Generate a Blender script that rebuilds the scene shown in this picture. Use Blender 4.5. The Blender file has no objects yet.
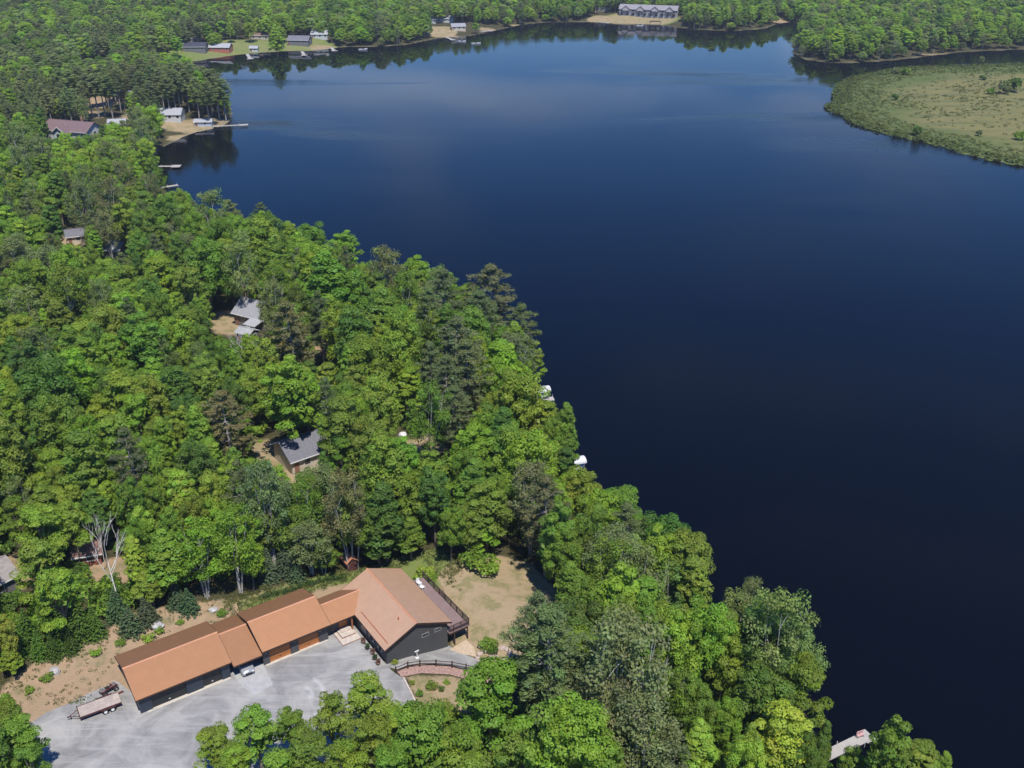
import bpy, bmesh, math, random
import numpy as np
from mathutils import Vector, Matrix

random.seed(7)
rng = np.random.default_rng(7)
S = bpy.context.scene
COL = S.collection

# ------------------------------------------------------------------ camera
FPX, CAMZ = 1000.0, 97.0
PITCH = math.atan(0.5)
CP, SP = math.cos(PITCH), math.sin(PITCH)
cam_d = bpy.data.cameras.new("camera")
cam_d.sensor_width = 36.0
cam_d.lens = 36.0 * FPX / 1024.0
cam_d.clip_start = 0.5
cam_d.clip_end = 9000.0
cam = bpy.data.objects.new("camera", cam_d)
cam.location = (0, 0, CAMZ)
cam.rotation_euler = (math.pi / 2 - PITCH, 0, 0)
COL.objects.link(cam)
S.camera = cam


def at(px, py, z=0.0):
    """point of height z that the photograph shows at pixel px, py"""
    u = (px - 512) / FPX
    v = (py - 384) / FPX
    Y = CP - v * SP
    Z = -SP - v * CP
    t = (z - CAMZ) / Z
    return np.array([u * t, Y * t])


def pix(x, y, z):
    dz = z - CAMZ
    d = y * CP - dz * SP
    dn = -(y * SP + dz * CP)
    return 512 + FPX * x / d, 384 + FPX * dn / d, d / FPX


O = at(135.2, 700.6, 6.7)
BD = np.array([.827, .563]); AD = np.array([-.563, .827])
HROT = math.atan2(.563, .827)


def loc(b, a):
    return O + BD * b + AD * a


def sstep(e0, e1, x):
    t = np.clip((np.asarray(x, float) - e0) / (e1 - e0), 0, 1)
    return t * t * (3 - 2 * t)


# ------------------------------------------------------------------ shoreline and ground height
def at_list(pts, z):
    return [at(px, py, z) for px, py in pts]


MAIN = [np.array([140., -60.]), np.array([78., 45.])]
MAIN += at_list([(1010, 800), (960, 772), (900, 752), (850, 752), (836, 715), (812, 672), (765, 625), (728, 590),
                 (694, 562), (655, 530), (627, 503), (596, 500), (586, 450), (560, 436), (549, 393), (526, 352),
                 (512, 326), (484, 290)], 8.5)
MAIN += at_list([(420, 284), (345, 258), (300, 240), (255, 222), (210, 214)], 11)
MAIN += at_list([(176, 196), (161, 188), (153, 172), (153, 158), (163, 148), (175, 141), (190, 134), (205, 130),
                 (216, 128.5), (226, 124), (233, 117), (232, 108), (226, 100), (215, 90), (190, 80), (170, 72), (172, 64),
                 (190, 62.5), (215, 58), (250, 53.5), (280, 51.5), (310, 51), (345, 47), (375, 47), (405, 45), (425, 41),
                 (440, 38), (470, 36), (500, 29.5), (520, 25), (545, 22.5), (590, 22), (620, 24), (655, 24.5), (678, 28),
                 (700, 30), (730, 31), (765, 29), (778, 24), (790, 22), (800, 25), (796, 36), (790, 46), (793, 54),
                 (806, 60), (830, 63.5), (862, 62.5), (900, 60), (930, 56), (965, 52), (1024, 49.5), (1150, 47), (1400, 40)], 0)
MAIN += [np.array([2600., 900.]), np.array([2600., 2700.]), np.array([-1700., 2700.]), np.array([-1700., -60.])]
MAIN = np.array(MAIN)
MARSH = np.array(at_list([(824, 107), (834, 101), (831, 92), (840, 82), (858, 76), (885, 71), (910, 68), (960, 66), (1024, 64),
                          (1200, 62), (1250, 110), (1180, 190), (1024, 167), (985, 160), (955, 152), (930, 144), (905, 139),
                          (880, 133), (858, 126), (846, 122), (843, 117), (832, 113)], 0))


def sdist(poly, x, y):
    """signed distance, positive inside"""
    x = np.asarray(x, float).ravel(); y = np.asarray(y, float).ravel()
    d2 = np.full(x.shape, 1e18); ins = np.zeros(x.shape, bool)
    n = len(poly)
    for i in range(n):
        ax, ay = poly[i]; bx, by = poly[(i + 1) % n]
        ex, ey = bx - ax, by - ay
        t = np.clip(((x - ax) * ex + (y - ay) * ey) / (ex * ex + ey * ey + 1e-9), 0, 1)
        d2 = np.minimum(d2, (x - ax - t * ex) ** 2 + (y - ay - t * ey) ** 2)
        if ay != by:
            c = (ay > y) != (by > y)
            ins ^= c & (x < (bx - ax) * (y - ay) / (by - ay) + ax)
    d = np.sqrt(d2)
    return np.where(ins, d, -d)


def ground(x, y):
    x = np.asarray(x, float).ravel(); y = np.asarray(y, float).ravel()
    s = sdist(MAIN, x, y)
    m = sdist(MARSH, x, y)
    wob = .5 * np.sin(x * .11 + 1.3) * np.cos(y * .093) + .3 * np.sin(x * .31 + y * .23)
    h = .25 + 3.75 * sstep(1, 34, s) + .02 * np.clip(s - 40, 0, 400) + wob * sstep(6, 30, s)
    h = np.where(s < 0, np.maximum(-3., s * .35), np.minimum(h, .05 + s * .4))
    hm = np.where(m > 0, np.minimum(.45, m * .25), np.maximum(-3., m * .3))
    h = np.maximum(h, hm)
    bx = (x - O[0]) * BD[0] + (y - O[1]) * BD[1]
    ay = (x - O[0]) * AD[0] + (y - O[1]) * AD[1]
    lot = sstep(-22, -14, bx) * (1 - sstep(40, 52, bx)) * sstep(-32, -22, ay) * (1 - sstep(14, 30, ay))
    zl = 4 - 1.6 * sstep(30.3, 40.5, bx) + 1.3 * sstep(10.5, 22, ay) * (1 - sstep(28, 40, bx))
    return h * (1 - lot) + zl * lot


def g1(x, y):
    return float(ground([x], [y])[0])


# ------------------------------------------------------------------ materials
def ramp(nt, fac, stops):
    r = nt.nodes.new("ShaderNodeValToRGB")
    el = r.color_ramp.elements
    while len(el) < len(stops):
        el.new(.5)
    for e, (p, c) in zip(el, stops):
        e.position = p
        e.color = (*c, 1) if len(c) == 3 else c
    nt.links.new(fac, r.inputs[0])
    return r.outputs[0]


def noise(nt, scale, detail=4, rough=.55, co=None, dist=0.0):
    n = nt.nodes.new("ShaderNodeTexNoise")
    n.inputs["Scale"].default_value = scale
    n.inputs["Detail"].default_value = detail
    n.inputs["Roughness"].default_value = rough
    n.inputs["Distortion"].default_value = dist
    if co is not None:
        nt.links.new(co, n.inputs["Vector"])
    return n.outputs["Fac"]


def math_n(nt, op, a, b=None, clamp=False):
    n = nt.nodes.new("ShaderNodeMath"); n.operation = op; n.use_clamp = clamp
    for i, v in enumerate((a, b)):
        if v is None:
            continue
        if isinstance(v, (int, float)):
            n.inputs[i].default_value = v
        else:
            nt.links.new(v, n.inputs[i])
    return n.outputs[0]


def mixc(nt, fac, a, b, mode='MIX'):
    n = nt.nodes.new("ShaderNodeMix"); n.data_type = 'RGBA'; n.blend_type = mode
    for sock, v in ((n.inputs[0], fac), (n.inputs[6], a), (n.inputs[7], b)):
        if isinstance(v, (int, float)):
            sock.default_value = v
        elif isinstance(v, tuple):
            sock.default_value = (*v, 1)
        else:
            nt.links.new(v, sock)
    return n.outputs[2]


def new_mat(name):
    m = bpy.data.materials.new(name); m.use_nodes = True
    nt = m.node_tree
    bs = nt.nodes["Principled BSDF"]
    tc = nt.nodes.new("ShaderNodeTexCoord")
    return m, nt, bs, tc.outputs["Object"]


MATS = {}


def mat(name, c, rough=.7, amp=.15, scale=1.5, metal=0.0, bump=0.0, bscale=None, spec=.4):
    """solid colour broken up by two octaves of noise, with optional bump"""
    if name in MATS:
        return MATS[name]
    m, nt, bs, co = new_mat(name)
    n = noise(nt, scale, 6, .6, co)
    lo = tuple(v * (1 - amp * 1.6) for v in c); hi = tuple(min(1, v * (1 + amp * 1.6)) for v in c)
    nt.links.new(ramp(nt, n, [(.3, lo), (.7, hi)]), bs.inputs["Base Color"])
    bs.inputs["Roughness"].default_value = rough
    bs.inputs["Metallic"].default_value = metal
    bs.inputs["Specular IOR Level"].default_value = spec
    if bump:
        b = nt.nodes.new("ShaderNodeBump"); b.inputs["Strength"].default_value = bump
        b.inputs["Distance"].default_value = .05
        nt.links.new(noise(nt, bscale or scale * 6, 3, .6, co), b.inputs["Height"])
        nt.links.new(b.outputs[0], bs.inputs["Normal"])
    MATS[name] = m
    return m


def stripe_mat(name, c, axis, period, rough=.4, amp=.1, depth=.3, metal=0.0, dark=.75, width=.15, spec=.5):
    """boards or standing seams: a narrow darker line every period along one local axis"""
    if name in MATS:
        return MATS[name]
    m, nt, bs, co = new_mat(name)
    sx = nt.nodes.new("ShaderNodeSeparateXYZ"); nt.links.new(co, sx.inputs[0])
    v = math_n(nt, 'FRACT', math_n(nt, 'DIVIDE', sx.outputs[axis], period))
    line = math_n(nt, 'LESS_THAN', v, width)
    n = noise(nt, .9, 6, .65, co)
    n2 = noise(nt, 9, 3, .6, co)
    nn = math_n(nt, 'ADD', math_n(nt, 'MULTIPLY', n, .7), math_n(nt, 'MULTIPLY', n2, .3))
    base = ramp(nt, nn, [(.3, tuple(x * (1 - amp) for x in c)), (.7, tuple(x * (1 + amp) for x in c))])
    colr = mixc(nt, line, base, mixc(nt, 1.0, base, (dark, dark, dark), 'MULTIPLY'))
    nt.links.new(colr, bs.inputs["Base Color"])
    bs.inputs["Roughness"].default_value = rough
    bs.inputs["Metallic"].default_value = metal
    bs.inputs["Specular IOR Level"].default_value = spec
    b = nt.nodes.new("ShaderNodeBump"); b.inputs["Strength"].default_value = depth; b.inputs["Distance"].default_value = .04
    nt.links.new(line, b.inputs["Height"]); nt.links.new(b.outputs[0], bs.inputs["Normal"])
    MATS[name] = m
    return m


def leaf_mat(name, instancer=False):
    m, nt, bs, co = new_mat(name)
    if instancer:
        a = nt.nodes.new("ShaderNodeAttribute"); a.attribute_type = 'INSTANCER'; a.attribute_name = "tint"
        src = a.outputs["Color"]
    else:
        a = nt.nodes.new("ShaderNodeObjectInfo"); src = a.outputs["Color"]
    t = nt.nodes.new("ShaderNodeAttribute"); t.attribute_name = "tone"
    colr = mixc(nt, 1.0, src, t.outputs["Color"], 'MULTIPLY')
    nt.links.new(colr, bs.inputs["Base Color"])
    bs.inputs["Roughness"].default_value = .55
    bs.inputs["Specular IOR Level"].default_value = .25
    tr = nt.nodes.new("ShaderNodeBsdfTranslucent")
    nt.links.new(mixc(nt, 1.0, colr, (1.1, 1.2, .5), 'MULTIPLY'), tr.inputs["Color"])
    mx = nt.nodes.new("ShaderNodeMixShader"); mx.inputs[0].default_value = .35
    nt.links.new(bs.outputs[0], mx.inputs[1]); nt.links.new(tr.outputs[0], mx.inputs[2])
    nt.links.new(mx.outputs[0], nt.nodes["Material Output"].inputs["Surface"])
    return m


LEAF = leaf_mat("foliage")
LEAF_W = leaf_mat("woods_foliage", True)
BARK = mat("bark_brown", (.16, .13, .10), .9, .3, 3)
BARK_W = mat("bark_white", (.40, .38, .34), .8, .25, 3)
BARK_G = mat("bark_grey", (.30, .27, .24), .9, .25, 3)


# ------------------------------------------------------------------ object helpers
def tag(o, label=None, cat=None, group=None, kind=None):
    if label: o["label"] = label
    if cat: o["category"] = cat
    if group: o["group"] = group
    if kind: o["kind"] = kind
    return o


def empty(name, x, y, z, rz=0.0, label=None, cat=None, group=None):
    o = bpy.data.objects.new(name, None)
    o.empty_display_size = .5
    o.location = (x, y, z); o.rotation_euler = (0, 0, rz)
    COL.objects.link(o)
    return tag(o, label, cat, group)


class MB:
    def __init__(self):
        self.v = []; self.f = []

    def add(self, vs, fs):
        k = len(self.v)
        self.v += [tuple(map(float, p)) for p in vs]
        self.f += [tuple(i + k for i in f) for f in fs]
        return self

    def box(self, x0, x1, y0, y1, z0, z1):
        return self.add([(x0, y0, z0), (x1, y0, z0), (x1, y1, z0), (x0, y1, z0), (x0, y0, z1), (x1, y0, z1), (x1, y1, z1), (x0, y1, z1)],
                        [(0, 3, 2, 1), (4, 5, 6, 7), (0, 1, 5, 4), (1, 2, 6, 5), (2, 3, 7, 6), (3, 0, 4, 7)])

    def hexa(self, top, thick):
        """slab below four top corners given anticlockwise from above"""
        n = len(top)
        bot = [(p[0], p[1], p[2] - thick) for p in top]
        fs = [tuple(range(n)), tuple(range(2 * n - 1, n - 1, -1))]
        for i in range(n):
            j = (i + 1) % n
            fs.append((i, n + i, n + j, j))
        return self.add(list(top) + bot, fs)

    def extrude(self, prof, axis, a0, a1):
        """closed 2-D profile pushed along axis 'x' (profile y,z) or 'y' (profile x,z)"""
        n = len(prof)
        mk = (lambda p, a: (a, p[0], p[1])) if axis == 'x' else (lambda p, a: (p[0], a, p[1]))
        vs = [mk(p, a0) for p in prof] + [mk(p, a1) for p in prof]
        fs = [tuple(range(n)), tuple(range(2 * n - 1, n - 1, -1))]
        for i in range(n):
            j = (i + 1) % n
            fs.append((i, n + i, n + j, j))
        return self.add(vs, fs)

    def tube(self, pts, rad, n=6, cap=True):
        pts = [Vector(p) for p in pts]
        if isinstance(rad, (int, float)):
            rad = [rad] * len(pts)
        k = len(self.v)
        prev = None
        for i, p in enumerate(pts):
            t = (pts[min(i + 1, len(pts) - 1)] - pts[max(i - 1, 0)]).normalized()
            ref = Vector((0, 0, 1)) if abs(t.z) < .9 else Vector((1, 0, 0))
            u = t.cross(ref).normalized() if prev is None else (prev - t * prev.dot(t)).normalized()
            prev = u
            w = t.cross(u)
            for j in range(n):
                a = 2 * math.pi * j / n
                q = p + (u * math.cos(a) + w * math.sin(a)) * rad[i]
                self.v.append(tuple(q))
        for i in range(len(pts) - 1):
            for j in range(n):
                j2 = (j + 1) % n
                self.f.append((k + i * n + j, k + i * n + j2, k + (i + 1) * n + j2, k + (i + 1) * n + j))
        if cap:
            self.f.append(tuple(k + j for j in range(n - 1, -1, -1)))
            self.f.append(tuple(k + (len(pts) - 1) * n + j for j in range(n)))
        return self

    def cyl(self, c, r, h, axis='z', n=14):
        c = Vector(c)
        d = {'x': Vector((1, 0, 0)), 'y': Vector((0, 1, 0)), 'z': Vector((0, 0, 1))}[axis] * h
        return self.tube([c, c + d], r, n)

    def mesh(self, name, m):
        me = bpy.data.meshes.new(name)
        me.from_pydata(self.v, [], self.f)
        bm = bmesh.new(); bm.from_mesh(me)
        bmesh.ops.recalc_face_normals(bm, faces=bm.faces)
        bm.to_mesh(me); bm.free()
        if m: me.materials.append(m)
        me.update()
        return me

    def build(self, name, m, parent=None, smooth=False, bevel=0.0):
        me = self.mesh(name, m)
        o = bpy.data.objects.new(name, me)
        COL.objects.link(o)
        if smooth:
            me.polygons.foreach_set("use_smooth", [True] * len(me.polygons))
        if bevel:
            b = o.modifiers.new("bevel", 'BEVEL'); b.width = bevel; b.segments = 2; b.limit_method = 'ANGLE'
        if parent is not None:
            o.parent = parent
        return o


def drape(name, poly, lift, m, step=1.0, kind='structure'):
    """a sheet following the ground inside a polygon"""
    bm = bmesh.new()
    vs = [bm.verts.new((p[0], p[1], 0)) for p in poly]
    bm.faces.new(vs)
    bmesh.ops.triangulate(bm, faces=bm.faces[:])
    P = np.array(poly)
    for ax in (0, 1):
        for c in np.arange(P[:, ax].min() + step, P[:, ax].max(), step):
            co = [0, 0, 0]; no = [0, 0, 0]; co[ax] = c; no[ax] = 1
            bmesh.ops.bisect_plane(bm, geom=bm.verts[:] + bm.edges[:] + bm.faces[:], plane_co=co, plane_no=no)
    xs = [v.co.x for v in bm.verts]; ys = [v.co.y for v in bm.verts]
    for v, z in zip(bm.verts, ground(xs, ys)):
        v.co.z = z + lift
    for f in bm.faces:
        if f.normal.z < 0:
            f.normal_flip()
    bm.normal_update()
    for f in bm.faces:
        if f.normal.z < 0:
            f.normal_flip()
    me = bpy.data.meshes.new(name); bm.to_mesh(me); bm.free()
    me.materials.append(m)
    o = bpy.data.objects.new(name, me); COL.objects.link(o)
    tag(o, kind=kind)
    return o


def copy_tree(o, parent=None):
    c = o.copy(); COL.objects.link(c)
    if parent is not None: c.parent = parent
    for ch in list(o.children):
        copy_tree(ch, c)
    return c

# ------------------------------------------------------------------ land
def axis_pts(segs):
    out = []
    for a, b, s in segs:
        n = max(1, int(round((b - a) / s)))
        out += list(a + (b - a) * np.arange(n) / n)
    out.append(segs[-1][1])
    return np.array(out)


gx = axis_pts([(-1700, -700, 100), (-700, -560, 20), (-560, -160, 6), (-160, -75, 2.5), (-75, 25, 1.0), (25, 80, 2.5), (80, 420, 6), (420, 700, 20), (700, 2600, 120)])
gy = axis_pts([(-60, 75, 9), (75, 132, 1.0), (132, 220, 2.5), (220, 880, 5), (880, 1100, 12), (1100, 2700, 80)])
GX, GY = np.meshgrid(gx, gy)
fx, fy = GX.ravel(), GY.ravel()
gz = ground(fx, fy)
sd_main, sd_marsh = sdist(MAIN, fx, fy), sdist(MARSH, fx, fy)


def pz(pts, z):
    return np.array(at_list(pts, z))


def wsm(poly, w):
    return sstep(-w, w, sdist(poly, fx, fy))


LAWN = pz([(436, 572), (468, 556), (500, 548), (530, 552), (556, 580), (560, 612), (540, 645), (505, 655), (470, 650), (452, 640), (448, 600)], 3.5)
REAR = pz([(-20, 735), (2, 688), (40, 662), (100, 640), (128, 618), (180, 606), (228, 601), (330, 572), (372, 558), (425, 552), (450, 575),
           (430, 600), (330, 640), (240, 672), (140, 720), (62, 706), (28, 726), (-20, 790)], 4.3)
REARG = pz([(232, 598), (330, 568), (395, 545), (440, 540), (460, 560), (436, 580), (380, 570), (330, 582), (240, 611)], 5)
BED = pz([(404, 678), (450, 672), (505, 680), (500, 715), (418, 712)], 3.6)
dry = np.zeros(len(fx)); grn = np.zeros(len(fx)); dirt = np.zeros(len(fx))
dry = np.maximum(dry, wsm(LAWN, 1.2)); grn = np.maximum(grn, wsm(REARG, 1.5)); dirt = np.maximum(dirt, wsm(REAR, 1.4) * (1 - .75 * wsm(REARG, 1.5)))
dry = np.maximum(dry, .75 * wsm(BED, .7))
ns = .5 + .5 * np.sin(fx * .045 + 2 * np.sin(fy * .03)) * np.cos(fy * .052 + 1.5 * np.sin(fx * .021))
grn = np.maximum(grn, 1.0 * (sd_marsh > -1))
FARZONE = [  # pixel, radius x, radius y in metres, dry, green, dirt
    (100, 105, 14, 16, .3, .2, .7), (127, 103, 12, 20, .2, 1, 0), (88, 118, 10, 14, .2, .3, .6), (150, 118, 16, 12, .7, .3, .1),
    (190, 122, 26, 10, .7, .5, .1), (215, 118, 16, 14, .5, .3, .5), (182, 131, 8, 7, .8, .5, 0),
    (200, 55, 26, 34, .2, 1, 0), (245, 48, 38, 36, .4, 1, .1), (165, 62, 26, 16, .2, 1, 0), (262, 42, 11, 9, .4, .3, .3), (300, 45, 26, 32, .4, 1, .1), (322, 44, 10, 12, .3, .3, .6),
    (440, 30, 14, 20, .8, .2, .3), (465, 33, 16, 8, .7, .2, .2), (487, 26, 8, 10, .5, .2, .6), (538, 21.5, 30, 5, .7, .1, .2),
    (600, 17, 12, 16, .7, .4, .1), (638, 18, 36, 26, .6, .9, 0), (650, 3, 40, 40, .5, .8, 0), (96, 53, 16, 12, .5, 0, .5), (142, 42, 4, 8, .7, 0, .2),
    (780, 18, 8, 12, .3, 0, .8), (960, 50, 40, 5, .6, .1, .2), (876, 58, 14, 5, .5, .1, .3), (190, 30, 8, 14, .6, .2, .2),
    (224, 324, 5.5, 8, .7, 0, .5), (232, 332, 4.5, 6, .7, 0, .4), (316, 352, 4, 6, .3, 0, .8), (285, 462, 6, 8, .9, 0, 0), (265, 452, 4, 5, .6, 0, .3), (300, 478, 5, 6, .9, .1, 0),
    (75, 243, 8, 12, .8, .3, .2), (95, 172, 8, 8, .5, 0, .7), (408, 416, 3, 4, .3, 0, .7), (425, 448, 5, 4, .7, 0, .3), (118, 580, 5, 4, .3, .2, .7), (90, 560, 3, 3, .3, 0, .6), (10, 585, 5, 8, .6, 0, .2)]
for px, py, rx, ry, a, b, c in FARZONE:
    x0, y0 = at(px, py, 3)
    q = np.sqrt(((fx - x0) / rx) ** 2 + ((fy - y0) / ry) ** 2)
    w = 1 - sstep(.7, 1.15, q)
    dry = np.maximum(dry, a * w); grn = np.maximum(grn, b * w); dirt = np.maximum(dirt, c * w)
mat_ = (sd_marsh > -1.5) * 1.0; mtan = sstep(16, 46, sd_marsh + 26 * (ns - .5))
shore = .6 * (1 - sstep(.2, 1.3, sd_main)) * (sd_main > -2) * sstep(330, 400, fy)

nx, ny = len(gx), len(gy)
idx = np.arange(nx * ny).reshape(ny, nx)
quads = np.stack([idx[:-1, :-1], idx[:-1, 1:], idx[1:, 1:], idx[1:, :-1]], -1).reshape(-1, 4)
me = bpy.data.meshes.new("ground")
me.from_pydata(np.stack([fx, fy, gz], 1).tolist(), [], quads.tolist())
ca = me.color_attributes.new("zone", 'FLOAT_COLOR', 'POINT')
ca.data.foreach_set("color", np.stack([dry, grn, dirt, shore], 1).astype(np.float32).ravel())
me.polygons.foreach_set("use_smooth", [True] * len(me.polygons))
cb_ = me.color_attributes.new("marsh", 'FLOAT_COLOR', 'POINT')
cb_.data.foreach_set("color", np.stack([mat_, mtan, mtan * 0, mtan * 0], 1).astype(np.float32).ravel())
m, nt, bs, co = new_mat("land")
za = nt.nodes.new("ShaderNodeAttribute"); za.attribute_name = "zone"
zs = nt.nodes.new("ShaderNodeSeparateColor"); nt.links.new(za.outputs["Color"], zs.inputs[0])
nA = noise(nt, .35, 8, .65, co); nB = noise(nt, 2.2, 6, .65, co); nC = noise(nt, .06, 5, .6, co)
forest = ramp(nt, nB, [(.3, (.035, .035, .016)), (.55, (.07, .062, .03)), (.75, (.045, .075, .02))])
drygrass = ramp(nt, nA, [(.28, (.26, .19, .105)), (.42, (.38, .285, .175)), (.52, (.32, .25, .14)), (.6, (.19, .185, .075)), (.68, (.31, .24, .135)), (.8, (.22, .205, .09))])
drygrass = mixc(nt, math_n(nt, 'MULTIPLY', nB, .5), drygrass, (.26, .195, .115))
grass = ramp(nt, nA, [(.25, (.11, .17, .035)), (.5, (.15, .19, .05)), (.75, (.21, .20, .075))])
grass = mixc(nt, ramp(nt, nC, [(.4, (0, 0, 0)), (.62, (1, 1, 1))]), grass, (.16, .19, .06))
soil = ramp(nt, nA, [(.25, (.26, .17, .095)), (.43, (.37, .25, .15)), (.55, (.31, .22, .13)), (.66, (.17, .155, .065)), (.8, (.33, .24, .15))])
soil = mixc(nt, math_n(nt, 'MULTIPLY', nB, .45), soil, (.28, .22, .15))


def edge(w, amt=.45):
    v = math_n(nt, 'ADD', w, math_n(nt, 'MULTIPLY', math_n(nt, 'SUBTRACT', nB, .5), amt))
    v = math_n(nt, 'ADD', v, math_n(nt, 'MULTIPLY', math_n(nt, 'SUBTRACT', nA, .5), amt * 1.2))
    return ramp(nt, v, [(.35, (0, 0, 0)), (.62, (1, 1, 1))])


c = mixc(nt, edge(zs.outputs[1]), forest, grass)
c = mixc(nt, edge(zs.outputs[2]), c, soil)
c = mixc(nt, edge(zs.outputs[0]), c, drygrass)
c = mixc(nt, math_n(nt, 'MULTIPLY', za.outputs["Alpha"], .8), c, (.22, .185, .12))
ma = nt.nodes.new("ShaderNodeAttribute"); ma.attribute_name = "marsh"
mc = nt.nodes.new("ShaderNodeSeparateColor"); nt.links.new(ma.outputs["Color"], mc.inputs[0])
mps = nt.nodes.new("ShaderNodeMapping"); nt.links.new(co, mps.inputs[0]); mps.inputs["Scale"].default_value = (.05, .16, 1); mps.inputs["Rotation"].default_value = (0, 0, .3)
nM = noise(nt, 1.0, 7, .65, mps.outputs[0], .5)
rim = ramp(nt, nA, [(.3, (.07, .098, .026)), (.5, (.092, .122, .035)), (.7, (.12, .135, .046))])
tan = ramp(nt, nM, [(.3, (.085, .10, .035)), (.43, (.14, .138, .055)), (.55, (.185, .168, .062)), (.7, (.135, .13, .052))])
tw = math_n(nt, 'ADD', mc.outputs[1], math_n(nt, 'MULTIPLY', math_n(nt, 'SUBTRACT', nM, .5), 1.1), True)
c = mixc(nt, mc.outputs[0], c, mixc(nt, tw, rim, tan))
nt.links.new(c, bs.inputs["Base Color"])
bs.inputs["Roughness"].default_value = .95
bs.inputs["Specular IOR Level"].default_value = .1
bp = nt.nodes.new("ShaderNodeBump"); bp.inputs["Strength"].default_value = .6; bp.inputs["Distance"].default_value = .25
nt.links.new(nB, bp.inputs["Height"]); nt.links.new(bp.outputs[0], bs.inputs["Normal"])
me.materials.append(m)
tag(bpy.data.objects.new("ground", me), kind="structure")
COL.objects.link(bpy.data.objects["ground"])

# water
m, nt, bs, co = new_mat("lake_water")
bs.inputs["Base Color"].default_value = (.0012, .002, .0042, 1)
bs.inputs["IOR"].default_value = 1.18
bs.inputs["Specular IOR Level"].default_value = .5
mp = nt.nodes.new("ShaderNodeMapping"); nt.links.new(co, mp.inputs[0]); mp.inputs["Scale"].default_value = (.0035, .0125, 1); mp.inputs["Rotation"].default_value = (0, 0, -.25)
wind = ramp(nt, noise(nt, 1.0, 4, .5, mp.outputs[0], .6), [(.50, (0, 0, 0)), (.60, (1, 1, 1))])
sxy = nt.nodes.new("ShaderNodeSeparateXYZ"); nt.links.new(co, sxy.inputs[0])
yk = math_n(nt, 'DIVIDE', sxy.outputs[1], 1000)
band = math_n(nt, 'MULTIPLY', ramp(nt, yk, [(.36, (0, 0, 0)), (.45, (1, 1, 1))]), ramp(nt, yk, [(.54, (1, 1, 1)), (.66, (0, 0, 0))]))
nearw = ramp(nt, yk, [(.30, (1, 1, 1)), (.52, (0, 0, 0))])
wind = math_n(nt, 'ADD', math_n(nt, 'MULTIPLY', math_n(nt, 'MULTIPLY', wind, band), .75), math_n(nt, 'ADD', math_n(nt, 'MULTIPLY', wind, .10), math_n(nt, 'MULTIPLY', nearw, .12)))
nt.links.new(math_n(nt, 'ADD', math_n(nt, 'MULTIPLY', wind, .06), .02), bs.inputs["Roughness"])
b = nt.nodes.new("ShaderNodeBump"); b.inputs["Distance"].default_value = .16
nt.links.new(math_n(nt, 'ADD', math_n(nt, 'MULTIPLY', wind, .95), .012), b.inputs["Strength"])
rip = math_n(nt, 'ADD', noise(nt, 1.6, 2, .5, co), math_n(nt, 'MULTIPLY', noise(nt, .45, 2, .5, co), 1.5))
nt.links.new(rip, b.inputs["Height"]); nt.links.new(b.outputs[0], bs.inputs["Normal"])
w = MB().add([(-1690, -55, 0), (2590, -55, 0), (2590, 2690, 0), (-1690, 2690, 0)], [(0, 1, 2, 3)])
tag(w.build("lake", m), kind="structure")

# gravel drive, paths
m, nt, bs, co = new_mat("gravel")
nA = noise(nt, .22, 9, .7, co, .8); nB = noise(nt, 5.5, 4, .7, co)
mp = nt.nodes.new("ShaderNodeMapping"); nt.links.new(co, mp.inputs[0]); mp.inputs["Rotation"].default_value = (0, 0, -.55); mp.inputs["Scale"].default_value = (.12, 1.1, 1)
nS = noise(nt, 1.0, 5, .6, mp.outputs[0], .8)
base = ramp(nt, nA, [(.3, (.172, .168, .16)), (.45, (.262, .252, .235)), (.57, (.345, .332, .305)), (.70, (.43, .408, .365))])
base = mixc(nt, ramp(nt, nS, [(.5, (0, 0, 0)), (.72, (.55, .55, .55))]), base, (.44, .43, .41))
base = mixc(nt, math_n(nt, 'MULTIPLY', nB, .35), base, (.20, .20, .20))
nt.links.new(base, bs.inputs["Base Color"])


def arc_track(cx, cy, r, wd, lo, hi):
    """a curved wheel track scraped lighter"""
    sx = nt.nodes.new("ShaderNodeSeparateXYZ"); nt.links.new(co, sx.inputs[0])
    dx = math_n(nt, 'SUBTRACT', sx.outputs[0], cx); dy = math_n(nt, 'SUBTRACT', sx.outputs[1], cy)
    d = math_n(nt, 'SQRT', math_n(nt, 'ADD', math_n(nt, 'MULTIPLY', dx, dx), math_n(nt, 'MULTIPLY', dy, dy)))
    d = math_n(nt, 'ADD', d, math_n(nt, 'MULTIPLY', nA, 1.2))
    k = math_n(nt, 'SUBTRACT', 1, math_n(nt, 'DIVIDE', math_n(nt, 'ABSOLUTE', math_n(nt, 'SUBTRACT', d, r + .6)), wd), True)
    an = math_n(nt, 'ARCTAN2', dy, dx)
    k = math_n(nt, 'MULTIPLY', k, math_n(nt, 'MULTIPLY', math_n(nt, 'GREATER_THAN', an, lo), math_n(nt, 'LESS_THAN', an, hi)))
    return math_n(nt, 'MULTIPLY', k, math_n(nt, 'MULTIPLY', nB, 1.1), True)


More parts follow.
